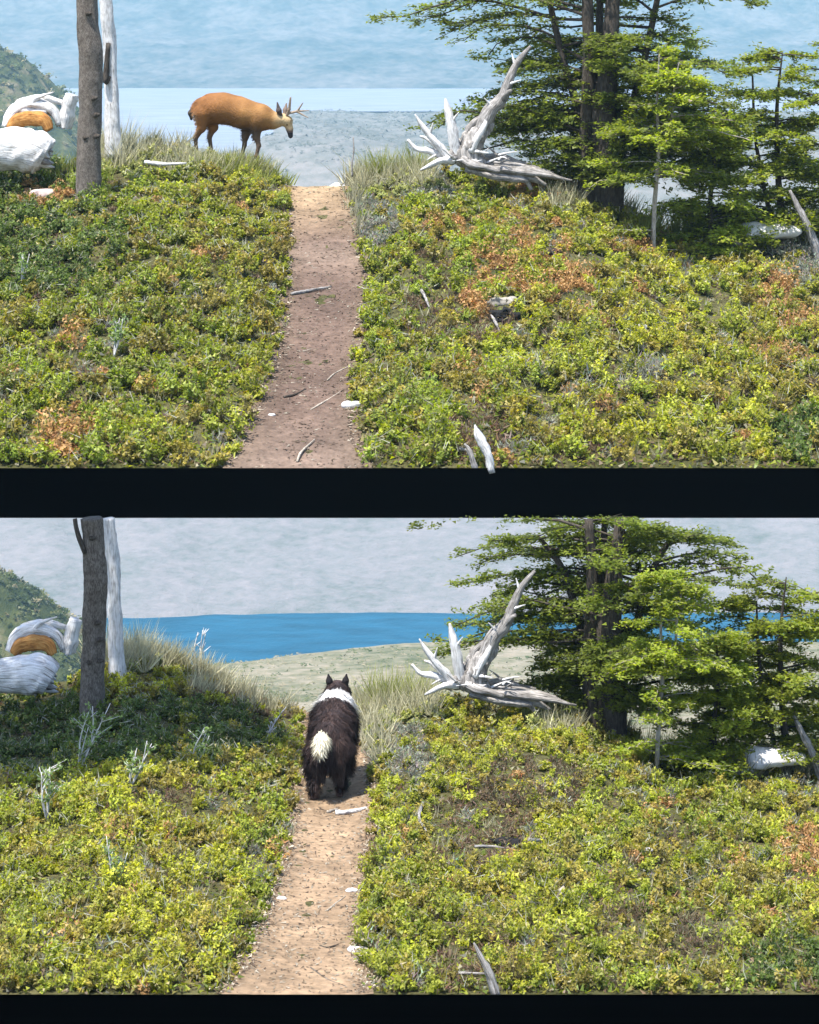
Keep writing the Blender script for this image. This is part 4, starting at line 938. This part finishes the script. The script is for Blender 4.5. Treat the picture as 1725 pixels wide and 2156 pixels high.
# ------------------------------------------------------------------ dog
def dog():
    p0 = B.pt(690, 1684); y = p0[1]; s = y / F
    root = empty('dog', p0, 'shaggy black dog with a white collar and white tail tip walking up the path', 'dog')
    # local picture units: a right, b away, c up
    caps = [((6, 20, 112), (8, 70, 116), 41, 44), ((8, 70, 116), (8, 130, 124), 44, 45), ((8, 130, 126), (10, 165, 134), 44, 40), ((6, 12, 104), (6, 30, 100), 36, 38),
            ((10, 165, 142), (12, 195, 156), 34, 27), ((12, 195, 158), (14, 214, 160), 25, 24), ((14, 214, 160), (14, 240, 150), 21, 12), ((14, 236, 148), (14, 252, 144), 11, 8, 5),
            # hind legs
            ((-20, 8, 98), (-25, 22, 62), 26, 18), ((-25, 22, 62), (-26, -6, 38), 15, 10), ((-26, -6, 38), (-25, 2, 8), 10, 8.5, 5), ((-25, 2, 7), (-25, 16, 6), 9, 8, 4),
            ((26, 14, 98), (28, 34, 64), 26, 18), ((28, 34, 64), (27, 10, 40), 15, 10), ((27, 10, 40), (24, 22, 9), 10, 8.5, 5), ((24, 22, 8), (24, 36, 7), 9, 8, 4),
            # fore legs
            ((-16, 158, 112), (-20, 160, 60), 20, 12), ((-20, 160, 60), (-20, 172, 10), 11, 8.5), ((-20, 172, 9), (-20, 184, 8), 9, 8, 4),
            ((30, 160, 112), (32, 150, 60), 20, 12), ((32, 150, 60), (32, 140, 12), 11, 8.5), ((32, 140, 10), (32, 152, 9), 9, 8, 4)]
    caps = [tuple((p_[0] * 1.1 - .5, p_[1], p_[2]) for p_ in c[:2]) + (c[2] * 1.06, c[3] * 1.06) + c[4:] for c in caps]
    V, Fq = body_sdf(caps, 3.0, 8, 12, lambda g: 4.5 * fbm(g * np.array((.10, .10, .045)), 4, 3))
    n = fbm(V * .05, 6, 3)[:, None]
    a, b, c3 = V[:, 0], V[:, 1], V[:, 2]
    black = C(.014, .011, .012); brown = C(.045, .028, .024); white = C(.62, .60, .58)
    col3 = black + (brown - black) * np.clip(.45 + 2.2 * n, 0, 1)
    t = b + (c3 - 140) * .45
    wm = (np.abs(t - 172 + 10 * n[:, 0]) < 22) & (c3 > 92)
    feet = (c3 < 16)
    col3[wm] = white; col3[feet] = C(.20, .13, .10)
    col3 = np.clip(col3, .006, .8)
    mesh('body', V * s, Fq, M_fur, root, colors=col3)
    N = vert_normals(V, Fq); rng = np.random.default_rng(8); sel = rng.choice(len(V), 26000); sel = sel[c3[sel] > 14]; m = len(sel)
    head = (b[sel] > 196)[:, None]
    ax = N[sel] * .5 + np.array((0, -.55, -.6)) + rng.normal(size=(m, 3)) * .15 + (np.stack([fbm(V[sel] * .07, 71, 2), fbm(V[sel] * .07, 72, 2), 0 * sel], 1)) * 1.5
    Lh = rng.uniform(12, 30, m) * np.where(head[:, 0], .45, 1) * np.where(c3[sel] < 50, .8, 1)
    L = Leaves(); L.add((V[sel] + ax / np.linalg.norm(ax, axis=1)[:, None] * Lh[:, None] * .3) * s, ax, N[sel], Lh * s, 1.5 * s, np.clip(col3[sel] * rng.uniform(.7, 1.5, (m, 1)), .005, .85))
    # feathering on the hind legs
    m = 900; side = rng.choice((-1, 1), m); cz = rng.uniform(40, 96, m)
    pos = np.stack([side * rng.uniform(8, 34, m) + 3, rng.uniform(-22, -6, m) + (cz < 60) * 8, cz], 1)
    L.add(pos * s, np.array((0, -.25, -1)) + rng.normal(size=(m, 3)) * .2, rng.normal(size=(m, 3)), rng.uniform(18, 32, m) * s, 2.4 * s, C(.035, .024, .02) * rng.uniform(.6, 2.2, (m, 1)))
    L.build('coat', M_fur, root)
    def part(name, caps, colf, h=2, k=5, hair=0, dirn=None):
        V, Fq = body_sdf(caps, h, 5, k); cc = colf(V); o = mesh(name, V * s, Fq, M_fur, root, colors=cc)
        if hair:
            N = vert_normals(V, Fq); sel = rng.choice(len(V), hair); ax = N[sel] * .6 + dirn * 1.4 + rng.normal(size=(hair, 3)) * .2
            Lq = Leaves(); Lq.add((V[sel] + ax * 4) * s, ax, N[sel], rng.uniform(10, 20, hair) * s, 2.2 * s, np.clip(cc[sel] * rng.uniform(.75, 1.3, (hair, 1)), .005, .85)); Lq.build('tail_hair', M_fur, o)
    for sg in (-1, 1):
        part('ear', [((14 + sg * 15, 206, 174), (14 + sg * 18, 204, 190), 9, 6.5), ((14 + sg * 18, 204, 190), (14 + sg * 20, 203, 204), 6.5, 2)], lambda V: np.broadcast_to(black * .8, (len(V), 3)).copy(), 1.6)
    def tailc(V):
        w = np.clip((V[:, 2] - 92) / 12, 0, 1)[:, None] * 0 + (np.clip((-36 - V[:, 1]) / 8, 0, 1))[:, None]
        return black * 1.5 * (1 - w) + C(.58, .53, .40) * w
    part('tail', [((4, -10, 124), (-4, -28, 126), 11, 12), ((-4, -28, 132), (-11, -48, 138), 12, 16), ((-11, -48, 138), (-14, -60, 124), 16, 11)], tailc, 1.8, 6, 700, np.array((0, -.3, -.5)))
dog()
